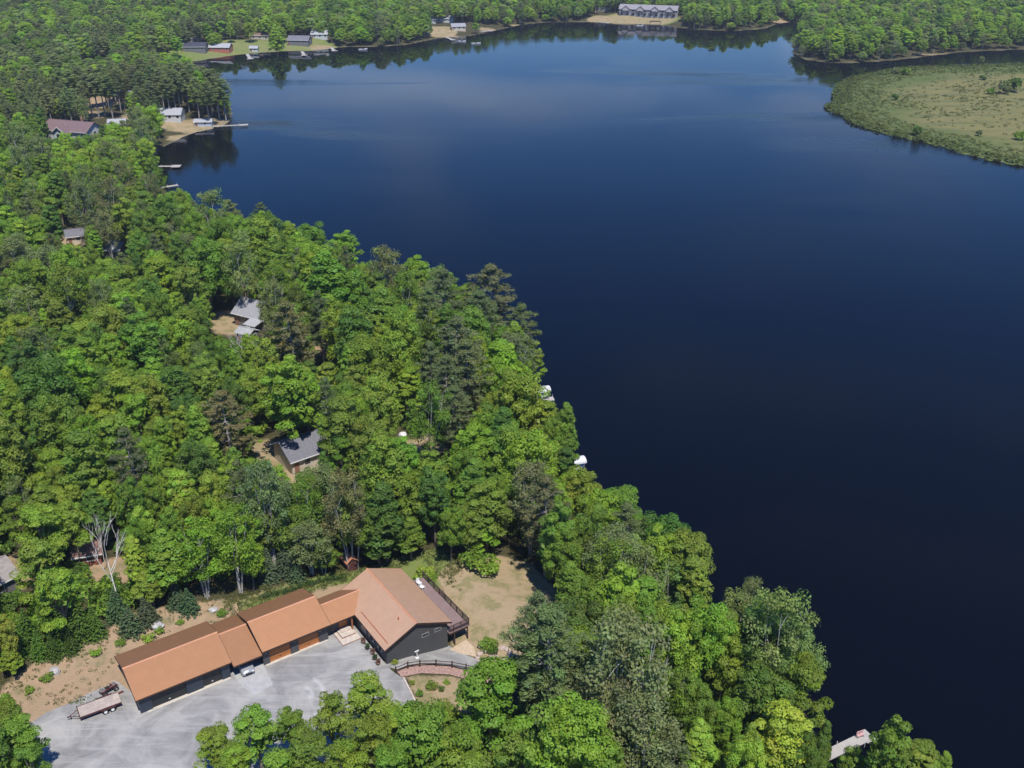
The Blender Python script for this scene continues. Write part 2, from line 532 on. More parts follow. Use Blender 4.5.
ctr = at(288, 700, 4)
for r, lo, hi in ((4.6, -.6, 1.0), (3.0, .1, .9)):
    base = mixc(nt, arc_track(ctr[0], ctr[1], r, .45, lo, hi), base, (.50, .49, .47))
c2 = at(330, 540, 4)
for r in (21.0, 22.6, 26.5, 28.1, 31.2):
    base = mixc(nt, math_n(nt, 'MULTIPLY', arc_track(c2[0], c2[1], r, .3, -3.1, -.9), .6), base, (.46, .45, .43) if r < 28 else (.17, .17, .17))
nt.links.new(base, bs.inputs["Base Color"])
bs.inputs["Roughness"].default_value = .95; bs.inputs["Specular IOR Level"].default_value = .15
bp = nt.nodes.new("ShaderNodeBump"); bp.inputs["Strength"].default_value = .5; bp.inputs["Distance"].default_value = .08
nt.links.new(nB, bp.inputs["Height"]); nt.links.new(bp.outputs[0], bs.inputs["Normal"])
GRAVEL = m
DRIVE = at_list([(26, 726), (46, 713), (70, 703), (92, 692), (118, 682)], 4) + [loc(1, 3), loc(11, 3), loc(22, 3), loc(29.9, 3), loc(29.9, -9)] + \
    at_list([(392, 671), (404, 679), (417, 704), (408, 722), (395, 770), (330, 850), (100, 850), (40, 790), (30, 750)], 4)
drape("driveway", DRIVE, .035, GRAVEL, 1.5)
PATH = [loc(29.3, -9.0)] + [loc(39.6, -9.0)] + at_list([(462, 650), (476, 656), (490, 659), (503, 667)], 3.0) + \
    at_list([(504, 673), (480, 666.5), (450, 661.5), (420, 664), (398, 673)], 3.4)
drape("path", PATH, .045, GRAVEL, 1.0)
PAD = at_list([(449, 648), (466, 638), (474, 646), (476, 655), (462, 652)], 2.8)
drape("patio", PAD, .06, mat("patio_sand", (.47, .36, .25), .9, .12, 2), 1.0)
BORDER = at_list([(397, 674.5), (420, 665.5), (450, 663), (480, 668), (505, 675), (506, 684), (480, 677), (450, 672), (422, 675), (402, 681)], 3.4)
drape("brick_border", BORDER, .05, mat("brick_chips", (.34, .215, .175), .9, .3, 4), .8)
CONC = mat("concrete", (.37, .365, .35), .85, .08, 1.2)
drape("concrete_pad", [loc(12.4, 8.5), loc(12.4, -1.2), loc(13.2, -4.6), loc(16.0, -4.2), loc(16.3, -1.2), loc(16.3, 8.5)], .05, CONC, 1.5)
drape("concrete_apron", [loc(1.2, .5), loc(1.2, 0), loc(11.9, 0), loc(11.9, .5)], .055, mat("apron", (.5, .45, .37), .85, .1, 1.5), 2)
drape("door_apron", [loc(16.6, .0), loc(16.6, -.45), loc(25.5, -.4), loc(25.5, .0)], .055, mat("apron", (.5, .45, .37)), 2)

# ------------------------------------------------------------------ the long house with its garages
RUST = (.45, .228, .112)
roof_x = stripe_mat("rust_metal_seams_x", RUST, 0, .41, .60, .08, .15, .7, .94, .12)
roof_y = stripe_mat("rust_metal_seams_y", (.95, .57, .33), 1, .41, .55, .08, .12, .75, .95, .12)
RIDGE = mat("rust_ridge_metal", (.52, .25, .14), .4, .06, 1)
FASCIA = mat("dark_brown_trim", (.05, .028, .022), .6, .1, 1)
SIDING = stripe_mat("charcoal_lap_siding", (.068, .072, .078), 2, .2, .6, .08, .5, 0, .6, .12, .3)
SIDING_L = stripe_mat("grey_lap_siding", (.075, .077, .08), 2, .2, .6, .08, .5, 0, .6, .12, .3)
SLATE = stripe_mat("slate_blue_siding", (.03, .042, .06), 2, .2, .5, .1, .5, 0, .6, .12, .4)
DARKDOOR = stripe_mat("dark_garage_door", (.016, .02, .025), 2, .55, .45, .1, .4, 0, .4, .06, .4)
WOODDOOR = stripe_mat("orange_wood_door", (.42, .15, .045), 2, .55, .5, .12, .4, 0, .6, .06, .4)
TRIMW = mat("white_trim", (.75, .74, .72), .5, .05, 1)
GLASS = mat("window_glass", (.03, .035, .04), .08, .1, .6, 0, 0, None, .8)
DARKIN = mat("dark_interior", (.02, .02, .02), .9, .2, 1)
STONE = mat("step_stone", (.50, .43, .36), .85, .1, 2)
BRICKM = mat("step_brick", (.28, .15, .11), .9, .2, 4)

house = empty("house", O[0], O[1], 4.0, HROT, "long rust-orange metal-roofed house with attached garages and charcoal walls beside the gravel drive", "house")


def gable_roof(parent, x0, x1, ye0, ye1, yr, ze0, ze1, zr, mt, th=.16, cap=True, name="roof"):
    """two slopes with the ridge along x"""
    mb = MB()
    mb.hexa([(x0, ye0, ze0), (x1, ye0, ze0), (x1, yr, zr), (x0, yr, zr)], th)
    mb.hexa([(x0, yr, zr), (x1, yr, zr), (x1, ye1, ze1), (x0, ye1, ze1)], th)
    r = mb.build(name, mt, parent)
    if cap:
        c = MB()
        s0 = (zr - ze0) / (yr - ye0); s1 = (zr - ze1) / (ye1 - yr)
        c.hexa([(x0 - .02, yr - .16, zr - .16 * s0 + .035), (x1 + .02, yr - .16, zr - .16 * s0 + .035), (x1 + .02, yr, zr + .05), (x0 - .02, yr, zr + .05)], .03)
        c.hexa([(x0 - .02, yr, zr + .05), (x1 + .02, yr, zr + .05), (x1 + .02, yr + .16, zr - .16 * s1 + .035), (x0 - .02, yr + .16, zr - .16 * s1 + .035)], .03)
        c.build("ridge_cap", RIDGE, r)
    f = MB()
    f.box(x0 + .02, x1 - .02, ye0 - .03, ye0 + .03, ze0 - .24, ze0 - .03)
    f.box(x0 + .02, x1 - .02, ye1 - .03, ye1 + .03, ze1 - .24, ze1 - .03)
    for xx in (x0 - .03, x1 - .012):
        f.hexa([(xx, ye0, ze0 + .012), (xx + .045, ye0, ze0 + .012), (xx + .045, yr, zr + .012), (xx, yr, zr + .012)], .24)
        f.hexa([(xx, yr, zr + .012), (xx + .045, yr, zr + .012), (xx + .045, ye1, ze1 + .012), (xx, ye1, ze1 + .012)], .24)
    f.build("fascia", FASCIA, r)
    return r


def gable_prof(y0, y1, ye0, ye1, yr, ze0, ze1, zr, zb, drop=.17):
    s0 = (zr - ze0) / (yr - ye0); s1 = (zr - ze1) / (ye1 - yr)
    return [(y0, zb), (y1, zb), (y1, ze1 + (ye1 - y1) * s1 - drop), (yr, zr - drop), (y0, ze0 + (y0 - ye0) * s0 - drop)]


# left garage
gable_roof(house, 0, 12.3, -.1, 9.65, 4.87, 2.7, 2.7, 4.2, roof_x)
MB().extrude(gable_prof(.62, 9.2, -.1, 9.65, 4.87, 2.7, 2.7, 4.2, -.3), 'x', .4, 12.0).build("wall", SLATE, house)
for x0, x1, n in ((.38, 1.9, 0), (6.3, 8.4, 0), (10.9, 12.02, 0)):
    MB().box(x0, x1, .34, .618, -.2, 2.62).build("pillar", SLATE, house)
for x0, x1 in ((1.9, 6.3), (8.4, 10.9)):
    d = MB().box(x0 + .02, x1 - .02, .53, .617, 0, 2.35).build("garage_door", DARKDOOR, house)
    mb = MB()
    for k in range(1, 4):
        mb.box(x0 + .03, x1 - .03, .52, .529, k * .58 - .015, k * .58 + .015)
    mb.build("panel_joint", FASCIA, d)
    MB().box((x0 + x1) / 2 - .12, (x0 + x1) / 2 + .12, .49, .529, .42, .47).build("handle", TRIMW, d)

# carport with open front
gable_roof(house, 12.3, 16.2, -.65, 9.1, 4.87, 2.33, 2.4, 3.72, roof_x, name="carport_roof")
MB().box(12.32, 16.25, 8.3, 8.5, -.2, 2.3).build("carport_back_wall", SIDING, house)

# middle garage
gable_roof(house, 16.2, 26.0, -.8, 8.6, 4.0, 2.9, 2.97, 4.6, roof_x)
MB().extrude(gable_prof(.12, 8.2, -.8, 8.6, 4.0, 2.9, 2.97, 4.6, -.3), 'x', 16.45, 25.7).build("wall", SIDING, house)
for x0, x1 in ((16.43, 17.3), (20.3, 21.4), (24.4, 25.72)):
    MB().box(x0, x1, -.12, .118, -.2, 2.8).build("pillar", SIDING_L, house)
for x0, x1 in ((17.3, 20.3), (21.4, 24.4)):
    d = MB().box(x0 + .02, x1 - .02, .02, .117, 0, 2.35).build("garage_door", WOODDOOR, house)
    mb = MB()
    for k in range(1, 4):
        mb.box(x0 + .03, x1 - .03, .01, .019, k * .58 - .015, k * .58 + .015)
    mb.build("panel_joint", FASCIA, d)
    MB().box((x0 + x1) / 2 - .12, (x0 + x1) / 2 + .12, -.02, .019, .42, .47).build("handle", DARKIN, d)
for x in (16.85, 20.85, 24.6):
    l = MB().box(x - .06, x + .06, -.2, -.121, 2.0, 2.25).build("wall_lamp", FASCIA, house)
    MB().box(x - .045, x + .045, -.19, -.13, 1.9, 1.998).build("lamp_glass", TRIMW, l)

# low connecting wing with the front door
mb = MB()
mb.hexa([(26.0, -.8, 2.9), (29.66, -.8, 2.9), (32.6, 2.45, 4.05), (26.0, 2.45, 4.05)], .16)
mb.hexa([(26.0, 2.45, 4.05), (32.6, 2.45, 4.05), (30.6, 5.0, 3.15), (26.0, 5.0, 3.15)], .16)
r = mb.build("roof", roof_x, house)
MB().hexa([(26.02, 2.3, 4.04), (32.4, 2.3, 4.04), (32.4, 2.45, 4.11), (26.02, 2.45, 4.11)], .03).build("ridge_cap", RIDGE, r)
MB().box(26.0, 29.6, -.83, -.77, 2.66, 2.87).build("fascia", FASCIA, r); MB().box(26.02, 29.6, 4.98, 5.04, 2.92, 3.12).build("fascia", FASCIA, r)
MB().box(25.72, 30.3, .55, 4.6, -.3, 2.95).build("wall", SIDING_L, house)
d = MB().box(27.75, 28.75, .47, .548, .55, 2.62).build("front_door", WOODDOOR, house)
MB().box(27.83, 27.9, .42, .469, 1.5, 1.62).build("handle", TRIMW, d)
MB().box(28.05, 28.45, .455, .469, 1.75, 2.4).build("pane", GLASS, d)
fr = MB(); fr.box(27.6, 27.74, .44, .546, .5, 2.75); fr.box(28.76, 28.9, .44, .546, .5, 2.75); fr.box(27.6, 28.9, .44, .546, 2.755, 2.9)
fr.build("door_frame", mat("orange_frame", (.34, .12, .05), .6, .1, 2), house)
st = MB().box(26.75, 29.45, -2.55, .5, -.1, .2).build("step", STONE, house)
MB().box(26.7, 29.5, -2.6, .5, -.1, .12).build("riser", BRICKM, st)
st = MB().box(27.25, 29.2, -1.35, .5, .202, .4).build("step", STONE, house)
MB().box(27.2, 29.25, -1.4, .5, .203, .33).build("riser", BRICKM, st)
st = MB().box(27.6, 28.95, -.5, .5, .402, .56).build("step", STONE, house)
# porch post where the two eaves meet
MB().box(29.1, 29.28, -.62, -.44, .2, 2.72).build("porch_post", mat("orange_frame", (.34, .12, .05)), house)

# main house, ridge running back
R0, R1, RX = 29.6, 39.9, 34.5
YF, YB, ZE, ZR = -9.6, 4.85, 2.9, 5.2
mb = MB()
mb.hexa([(R0, YF, ZE), (RX, YF, ZR), (RX, YB, ZR), (R0, YB, ZE)], .18)
mb.hexa([(RX, YF, ZR), (R1, YF, ZE), (R1, YB, ZE), (RX, YB, ZR)], .18)
r = mb.build("roof", roof_y, house)
s0 = (ZR - ZE) / (RX - R0); s1 = (ZR - ZE) / (R1 - RX)
c = MB()
c.hexa([(RX - .17, YF - .02, ZR - .17 * s0 + .035), (RX, YF - .02, ZR + .05), (RX, YB + .02, ZR + .05), (RX - .17, YB + .02, ZR - .17 * s0 + .035)], .03)
c.hexa([(RX, YF - .02, ZR + .05), (RX + .17, YF - .02, ZR - .17 * s1 + .035), (RX + .17, YB + .02, ZR - .17 * s1 + .035), (RX, YB + .02, ZR + .05)], .03)
c.build("ridge_cap", RIDGE, r)
# snow guard rail low on the left slope
c = MB(); xg = R0 + .75
c.hexa([(xg, YF + .6, ZE + .75 * s0 + .07), (xg + .09, YF + .6, ZE + .84 * s0 + .07), (xg + .09, -1.2, ZE + .84 * s0 + .07), (xg, -1.2, ZE + .75 * s0 + .07)], .066)
c.build("snow_guard", mat("rust_dark_metal", (.34, .10, .04), .45, .08, 1), r)
vp = MB().cyl((33.2, -6.9, ZE + 3.6 * s0 - .1), .09, .5).build("vent_pipe", mat("rust_dark_metal", (.34, .10, .04)), r, True)
f = MB()
for yy in (YF - .03, YB - .012):
    f.hexa([(R0, yy, ZE + .012), (RX, yy, ZR + .012), (RX, yy + .045, ZR + .012), (R0, yy + .045, ZE + .012)], .26)
    f.hexa([(RX, yy, ZR + .012), (R1, yy, ZE + .012), (R1, yy + .045, ZE + .012), (RX, yy + .045, ZR + .012)], .26)
f.box(R0 - .03, R0 + .03, YF + .03, -.8, ZE - .24, ZE - .03); f.box(R1 - .03, R1 + .03, YF + .03, YB - .03, ZE - .24, ZE - .03)
f.build("fascia", FASCIA, r)
prof = [(30.1, -2.2), (39.4, -2.2), (39.4, ZE + .5 * s1 - .19), (RX, ZR - .19), (30.1, ZE + .5 * s0 - .19)]
MB().extrude(prof, 'y', -9.15, 4.5).build("wall", SIDING_L, house)


def window_y(parent, x0, x1, y, z0, z1, frame=TRIMW, out=-1):
    """window in a wall that faces -y (out=-1) or +y"""
    a, b = sorted((y + out * .05, y + out * .003))
    fr = MB()
    w = .07
    fr.box(x0 - w, x1 + w, a, b, z0 - w, z0); fr.box(x0 - w, x1 + w, a, b, z1, z1 + w)
    fr.box(x0 - w, x0, a, b, z0 + .001, z1 - .001); fr.box(x1, x1 + w, a, b, z0 + .001, z1 - .001)
    o = fr.build("window", frame, parent)
    a, b = sorted((y + out * .025, y + out * .004))
    MB().box(x0 + .001, x1 - .001, a, b, z0 + .001, z1 - .001).build("pane", GLASS, o)
    return o


WFR = mat('grey_window_frame', (.30, .30, .30), .5, .05, 1)
window_y(house, 35.45, 36.45, -9.15, 2.0, 2.45, WFR)
window_y(house, 37.45, 38.35, -9.15, 2.0, 2.45, WFR)
for k in range(3):   # shaded windows along the left wall
    y0 = -7.6 + k * 2.4
    fr = MB().box(30.05, 30.098, y0 - .08, y0 + 1.28, .92, 2.28).build("window", TRIMW, house)
    MB().box(30.03, 30.049, y0, y0 + 1.2, 1.0, 2.2).build("pane", GLASS, fr)
# lake-side deck on posts
DECKM = stripe_mat("weathered_deck_boards", (.235, .165, .15), 0, .15, .8, .14, .4, 0, .55, .1, .2)
RAILM = mat("dark_brown_rail", (.06, .035, .032), .7, .15, 2)
dk = MB().box(39.45, 42.75, -9.5, 3.4, .85, 1.0).build("deck", DECKM, house)
mb = MB()
for yy in np.linspace(-9.45, 3.35, 9):
    mb.box(42.62, 42.72, yy - .05, yy + .05, 1.0, 2.05)
for xx in (40.2, 41.4):
    mb.box(xx - .05, xx + .05, -9.5, -9.4, 1.0, 2.05)
mb.box(42.6, 42.74, -9.5, 3.4, 2.051, 2.11); mb.box(39.5, 42.59, -9.52, -9.38, 2.051, 2.11)
for z in (1.15, 1.32, 1.49, 1.66, 1.83):
    mb.box(42.65, 42.69, -9.4, 3.3, z, z + .05); mb.box(39.5, 42.6, -9.47, -9.43, z, z + .05)
mb.build("railing", RAILM, dk)
for xx, yy in ((42.5, -9.3), (42.5, -5), (42.5, -.8), (42.5, 3.2), (40.4, -9.3)):
    MB().box(xx - .08, xx + .08, yy - .08, yy + .08, -2.6, .849).build("post", RAILM, dk)
mb = MB().box(39.6, 42.6, -9.2, -9.14, .3, .84); mb.build("skirt_board", mat("deck_skirt", (.16, .09, .075), .8, .2, 2), dk)
# open shade below the deck, patio furniture on it
for xx, yy in ((41.2, 1.0), (41.3, 2.2)):
    t = empty("deck_chair", *loc(xx, yy), 5.0, HROT + random.random(), "white deck chair %s on the weathered deck behind the house" % ("closest to the lawn corner" if yy > 2 else "second from the deck's far end"), "chair", "white chairs on the deck")
    MB().box(-.28, .28, -.28, .28, .38, .44).build("seat", TRIMW, t)
    MB().hexa([(-.28, .26, .95), (.28, .26, .95), (.28, .34, .95), (-.28, .34, .95)], .5).build("backrest", TRIMW, t)
    for sx in (-.25, .25):
        for sy in (-.25, .25):
            MB().box(sx - .025, sx + .025, sy - .025, sy + .025, 0, .379).build("leg", TRIMW, t)

# white post with cross bar at the gable
x, y = loc(34.2, -9.75); zb = g1(x, y)
t = empty("garden_post", x, y, zb, HROT, "small white post with a cross bar against the charcoal gable wall", "post")
MB().box(-.05, .05, -.05, .05, .1, 1.15).build("post", TRIMW, t)
MB().box(-.32, .32, -.06, .06, 1.152, 1.26).build("cross_bar", TRIMW, t)
MB().box(-.2, .2, -.2, .2, 0, .1).build("base", TRIMW, t)

# ------------------------------------------------------------------ car in the carport
def loft(mb, secs, cap=True):
    """sections: list of equal-length vertex loops"""
    n = len(secs[0]); k = len(mb.v)
    for s in secs: mb.v += [tuple(p) for p in s]
    for i in range(len(secs) - 1):
        for j in range(n):
            j2 = (j + 1) % n
            mb.f.append((k + i * n + j, k + i * n + j2, k + (i + 1) * n + j2, k + (i + 1) * n + j))
    if cap:
        mb.f.append(tuple(k + j for j in range(n - 1, -1, -1))); mb.f.append(tuple(k + (len(secs) - 1) * n + j for j in range(n)))
    return mb


CARP = mat("silver_car_paint", (.36, .37, .38), .25, .03, 1, .3, 0, None, .6)
TYRE = mat("tyre_rubber", (.02, .02, .02), .9, .2, 3)
RIM = mat("alloy_rim", (.5, .5, .5), .35, .05, 2, .6)


def car_sec(y, w, zb, zt, k=.82):
    return [(-w, y, zb), (-w, y, zb + .28), (-w * .97, y, zt - .1), (-w * k, y, zt), (w * k, y, zt), (w * .97, y, zt - .1), (w, y, zb + .28), (w, y, zb)]


x, y = loc(14.05, -.95)
car = empty("car", x, y, 4.06, HROT - .06, "silver car with its nose out under the low carport roof", "car")
mb = MB()
loft(mb, [car_sec(0, .66, .32, .62), car_sec(.12, .8, .24, .74), car_sec(.5, .88, .2, .86), car_sec(1.1, .9, .2, .96), car_sec(1.35, .9, .2, .99),
          car_sec(3.6, .9, .2, 1.02), car_sec(4.2, .86, .22, 1.0), car_sec(4.45, .74, .34, .8)])
mb.build("body", CARP, car, True)
mb = MB()
loft(mb, [car_sec(1.25, .78, .9, 1.0, .9), car_sec(2.05, .68, .9, 1.44, .86), car_sec(3.1, .67, .9, 1.45, .86), car_sec(4.1, .72, .9, 1.03, .9)])
mb.build("cabin", GLASS, car, True)
MB().hexa([(-.56, 2.0, 1.46), (.56, 2.0, 1.46), (.56, 3.15, 1.47), (-.56, 3.15, 1.47)], .05).build("roof_panel", CARP, car)
for sx in (-.9, .9):
    for yy in (.85, 3.6):
        wv = MB().cyl((sx - .1 * (1 if sx > 0 else -1) - .1, yy, .32), .32, .2, 'x', 18).build("wheel", TYRE, car, True)
        MB().cyl((sx - .1 * (1 if sx > 0 else -1) - .105, yy, .32), .2, .21, 'x', 12).build("rim", RIM, wv)
    MB().box(sx * .62 - .17, sx * .62 + .17, -.0, .1, .6, .71).build("headlight", TRIMW, car, bevel=.02)
MB().box(-.45, .45, -.035, .02, .36, .55).build("grille", DARKIN, car)
MB().hexa([(-.68, 1.2, 1.015), (.68, 1.2, 1.015), (.6, 2.0, 1.44), (-.6, 2.0, 1.44)], .03).build("windscreen", GLASS, car)

# ------------------------------------------------------------------ trailers by the left garage
WOODP = stripe_mat("grey_brown_planks", (.42, .35, .30), 1, .2, .85, .35, .4, 0, .6, .1, .2)
STEEL = mat("dark_red_steel", (.07, .03, .028), .6, .2, 2)


def flatbed(name, cx, cy, rz, L, W, mdeck, label, cat):
    t = empty(name, cx, cy, g1(cx, cy) + .03, rz, label, cat)
    MB().box(-L / 2, L / 2, -W / 2, W / 2, .72, .78).build("deck", mdeck, t)
    fr = MB()
    for s in (-1, 1):
        fr.box(-L / 2 - .02, L / 2 + .02, s * W / 2 - .05 + s * .052, s * W / 2 + .05 + s * .052, .6, .8)
        fr.box(-L / 2, L / 2, s * W * .28 - .04, s * W * .28 + .04, .58, .718)
    fr.box(-L / 2 - .1, -L / 2 - .021, -W / 2 - .1, W / 2 + .1, .6, 1.05)
    for k in range(6):
        xx = -L / 2 + .3 + k * (L - .6) / 5
        fr.box(xx - .03, xx + .03, -W / 2 + .02, W / 2 - .02, .62, .717)
    fr.build("frame", STEEL, t)
    tg = MB()
    tg.tube([(-L / 2 - .05, -W * .32, .66), (-L / 2 - 1.15, 0, .6)], .05); tg.tube([(-L / 2 - .05, W * .32, .66), (-L / 2 - 1.15, 0, .6)], .05)
    tg.tube([(-L / 2 - 1.0, 0, 0), (-L / 2 - 1.0, 0, .85)], .04); tg.box(-L / 2 - 1.4, -L / 2 - 1.05, -.07, .07, .54, .66)
    tg.build("tongue", STEEL, t)
    for s in (-1, 1):
        for xx in (.45, 1.3):
            wv = MB().cyl((xx, s * (W / 2 + .22) - .1, .34), .34, .2, 'y', 18).build("wheel", TYRE, t, True)
            MB().cyl((xx, s * (W / 2 + .22) - .105, .34), .2, .21, 'y', 12).build("rim", TRIMW, wv)
        fd = MB()
        fd.hexa([(0, s * (W / 2 + .22) - .13, .74), (1.75, s * (W / 2 + .22) - .13, .74), (1.75, s * (W / 2 + .22) + .13, .74), (0, s * (W / 2 + .22) + .13, .74)], .04)
        fd.build("mudguard", STEEL, t)
    return t


x, y = (-51.85, 94.35)
flatbed("flatbed_trailer", x, y, math.atan2(2.6, 4.2), 4.9, 2.0, WOODP, "flatbed trailer with a worn grey-brown plank deck parked left of the dark garage", "trailer")
# quad bike behind it
x, y = loc(-1.9, 6.5)
q = empty("quad_bike", x, y, 4.03, HROT + .25, "dark red quad bike parked between the flatbed trailer and the garage corner", "quad bike")
BIKE = mat("dark_red_plastic", (.075, .02, .02), .4, .1, 2)
for sx in (-.75, .75):
    for sy in (-.45, .45):
        wv = MB().cyl((sx, sy - .14, .32), .32, .28, 'y', 16).build("wheel", TYRE, q, True)
        MB().cyl((sx, sy - .145, .32), .15, .29, 'y', 10).build("rim", RIM, wv)
mb = MB(); sec = lambda x, w, z0, z1: [(x, -w, z0), (x, -w, z1 - .08), (x, -w * .6, z1), (x, w * .6, z1), (x, w, z1 - .08), (x, w, z0)]
loft(mb, [sec(-1.05, .3, .5, .72), sec(-.8, .42, .4, .86), sec(-.2, .22, .38, .78), sec(.3, .22, .38, .8), sec(.7, .42, .4, .92), sec(1.05, .34, .5, .8)])
mb.build("body", BIKE, q, True)
MB().box(-.75, .1, -.17, .17, .8, .95).build("seat", TYRE, q, bevel=.05)
MB().tube([(.35, 0, .8), (.25, 0, 1.15)], .035).tube([(.2, -.4, 1.12), (.28, 0, 1.16), (.2, .4, 1.12)], .025).build("handlebar", TYRE, q)
for xx, nm in ((-.85, "rear_rack"), (.85, "front_rack")):
    mb = MB()
    for k in range(5): mb.tube([(xx - .3, -.35 + k * .175, .95), (xx + .3, -.35 + k * .175, .95)], .018)
    mb.tube([(xx - .3, -.36, .95), (xx - .3, .36, .95)], .018).tube([(xx + .3, -.36, .95), (xx + .3, .36, .95)], .018)
    mb.build(nm, mat("white_rack", (.5, .48, .46), .5, .1, 2), q)
x, y = loc(-2.6, 5.35)
t = empty("steel_beam", x, y, 4.05, HROT + .03, "dark red steel beam lying along the far side of the flatbed trailer", "beam")
MB().box(-2.2, 2.2, -.08, .08, 0, .03).box(-2.2, 2.2, -.015, .015, .031, .2).box(-2.2, 2.2, -.08, .08, .201, .23).build("beam", mat("red_oxide_steel", (.16, .05, .045), .7, .2, 2), t)

# ------------------------------------------------------------------ curved rail fence along the path
fp = at_list([(396, 674), (408, 668.5), (420, 665), (436, 662), (452, 661), (466, 662.5), (480, 666), (493, 669.5), (505, 674)], 3.9)
fx0, fy0 = fp[0]
fence = empty("rail_fence", fx0, fy0, g1(fx0, fy0), 0, "curved dark brown two-rail fence between the grey path and the brick border", "fence")
tops = []
for px_, py_ in fp:
    z = g1(px_, py_) - g1(fx0, fy0)
    MB().box(px_ - fx0 - .09, px_ - fx0 + .09, py_ - fy0 - .09, py_ - fy0 + .09, z, z + 1.15).build("post", RAILM, fence)
    tops.append((px_ - fx0, py_ - fy0, z))
for hgt in (.55, .98):
    mb = MB()
    for i in range(len(tops) - 1):
        mb.tube([(tops[i][0], tops[i][1], tops[i][2] + hgt), (tops[i + 1][0], tops[i + 1][1], tops[i + 1][2] + hgt)], .055, 6)
    mb.build("rail", RAILM, fence)
# pale kerb beside the bed
k0, k1 = at(403.5, 678, 4), at(416, 703, 4)
t = empty("stone_kerb", *k0, g1(*k0) + .02, math.atan2(k1[1] - k0[1], k1[0] - k0[0]), "pale stone edging strip between the gravel drive and the planted bed", "kerb")
Lk = float(np.hypot(*(k1 - k0)))
mb = MB()
for i in range(8): mb.box(i * Lk / 8 + .01, (i + 1) * Lk / 8 - .01, -.11, .11, 0, .16 + .02 * (i % 2))
mb.build("edging", STONE, t, bevel=.02)


def rock(name, x, y, z, r, m, label, cat="stone", group=None, n=0):
    bm = bmesh.new(); bmesh.ops.create_icosphere(bm, subdivisions=3, radius=1)
    rr = np.random.default_rng(n + 11)
    ph = rr.uniform(0, 6, 6)
    for v in bm.verts:
        p = v.co
        k = 1 + .16 * math.sin(3 * p.x + ph[0]) * math.cos(2.6 * p.y + ph[1]) + .1 * math.sin(6 * p.z + ph[2] + 4 * p.x)
        v.co = Vector((p.x * r * k * 1.2, p.y * r * k, p.z * r * k * .7))
    me = bpy.data.meshes.new(name); bm.to_mesh(me); bm.free(); me.materials.append(m)
    o = bpy.data.objects.new(name, me); o.location = (x, y, z + r * .35); COL.objects.link(o)
    o.rotation_euler = (0, 0, rr.uniform(0, 6))
    return tag(o, label, cat, group)


# ring of boulders round the round planting beds at the lawn edge
ROCKM = mat("tan_boulder", (.42, .34, .28), .9, .2, 2.5, 0, .4)
for ci, (cx_, cy_, nr) in enumerate(((487, 657, 10), (501, 655, 11))):
    c0 = at(cx_, cy_, 2.7)
    for i in range(nr):
        a = i * 2 * math.pi / nr + .3 * ci
        x, y = c0[0] + 1.25 * math.cos(a), c0[1] + 1.25 * math.sin(a)
        rock("boulder", x, y, g1(x, y), .3 + .08 * ((i * 7) % 5) / 4, ROCKM, "tan boulder in the stone ring %s the dark clump of leaves" % ("left of" if ci == 0 else "right of"), "boulder", "boulders ringing the garden beds", i + 20 * ci)
for i, (px_, py_, r_, lb) in enumerate(((65 + 92, 624, .7, "pale rock on the dirt bank above the left garage"), (213, 607, .5, "pale rounded stone at the foot of the white trunks"), (54, 668, .6, "grey stone in the shade at the dirt yard's upper edge"))):
    x, y = at(px_, py_, 5)
    rock("boulder", x, y, g1(x, y), r_, mat("grey_boulder", (.40, .38, .36), .9, .2, 2, 0, .4), lb, "boulder", None, 60 + i)

# planters along the shaded left wall
POT = mat("terracotta", (.30, .17, .13), .8, .15, 3); POTD = mat("dark_pot", (.05, .045, .045), .6, .1, 3)

# ------------------------------------------------------------------ trees: crowns made of many small leaf faces on boughs
def nrm(a):
    return a / (np.linalg.norm(a, axis=-1, keepdims=True) + 1e-9)


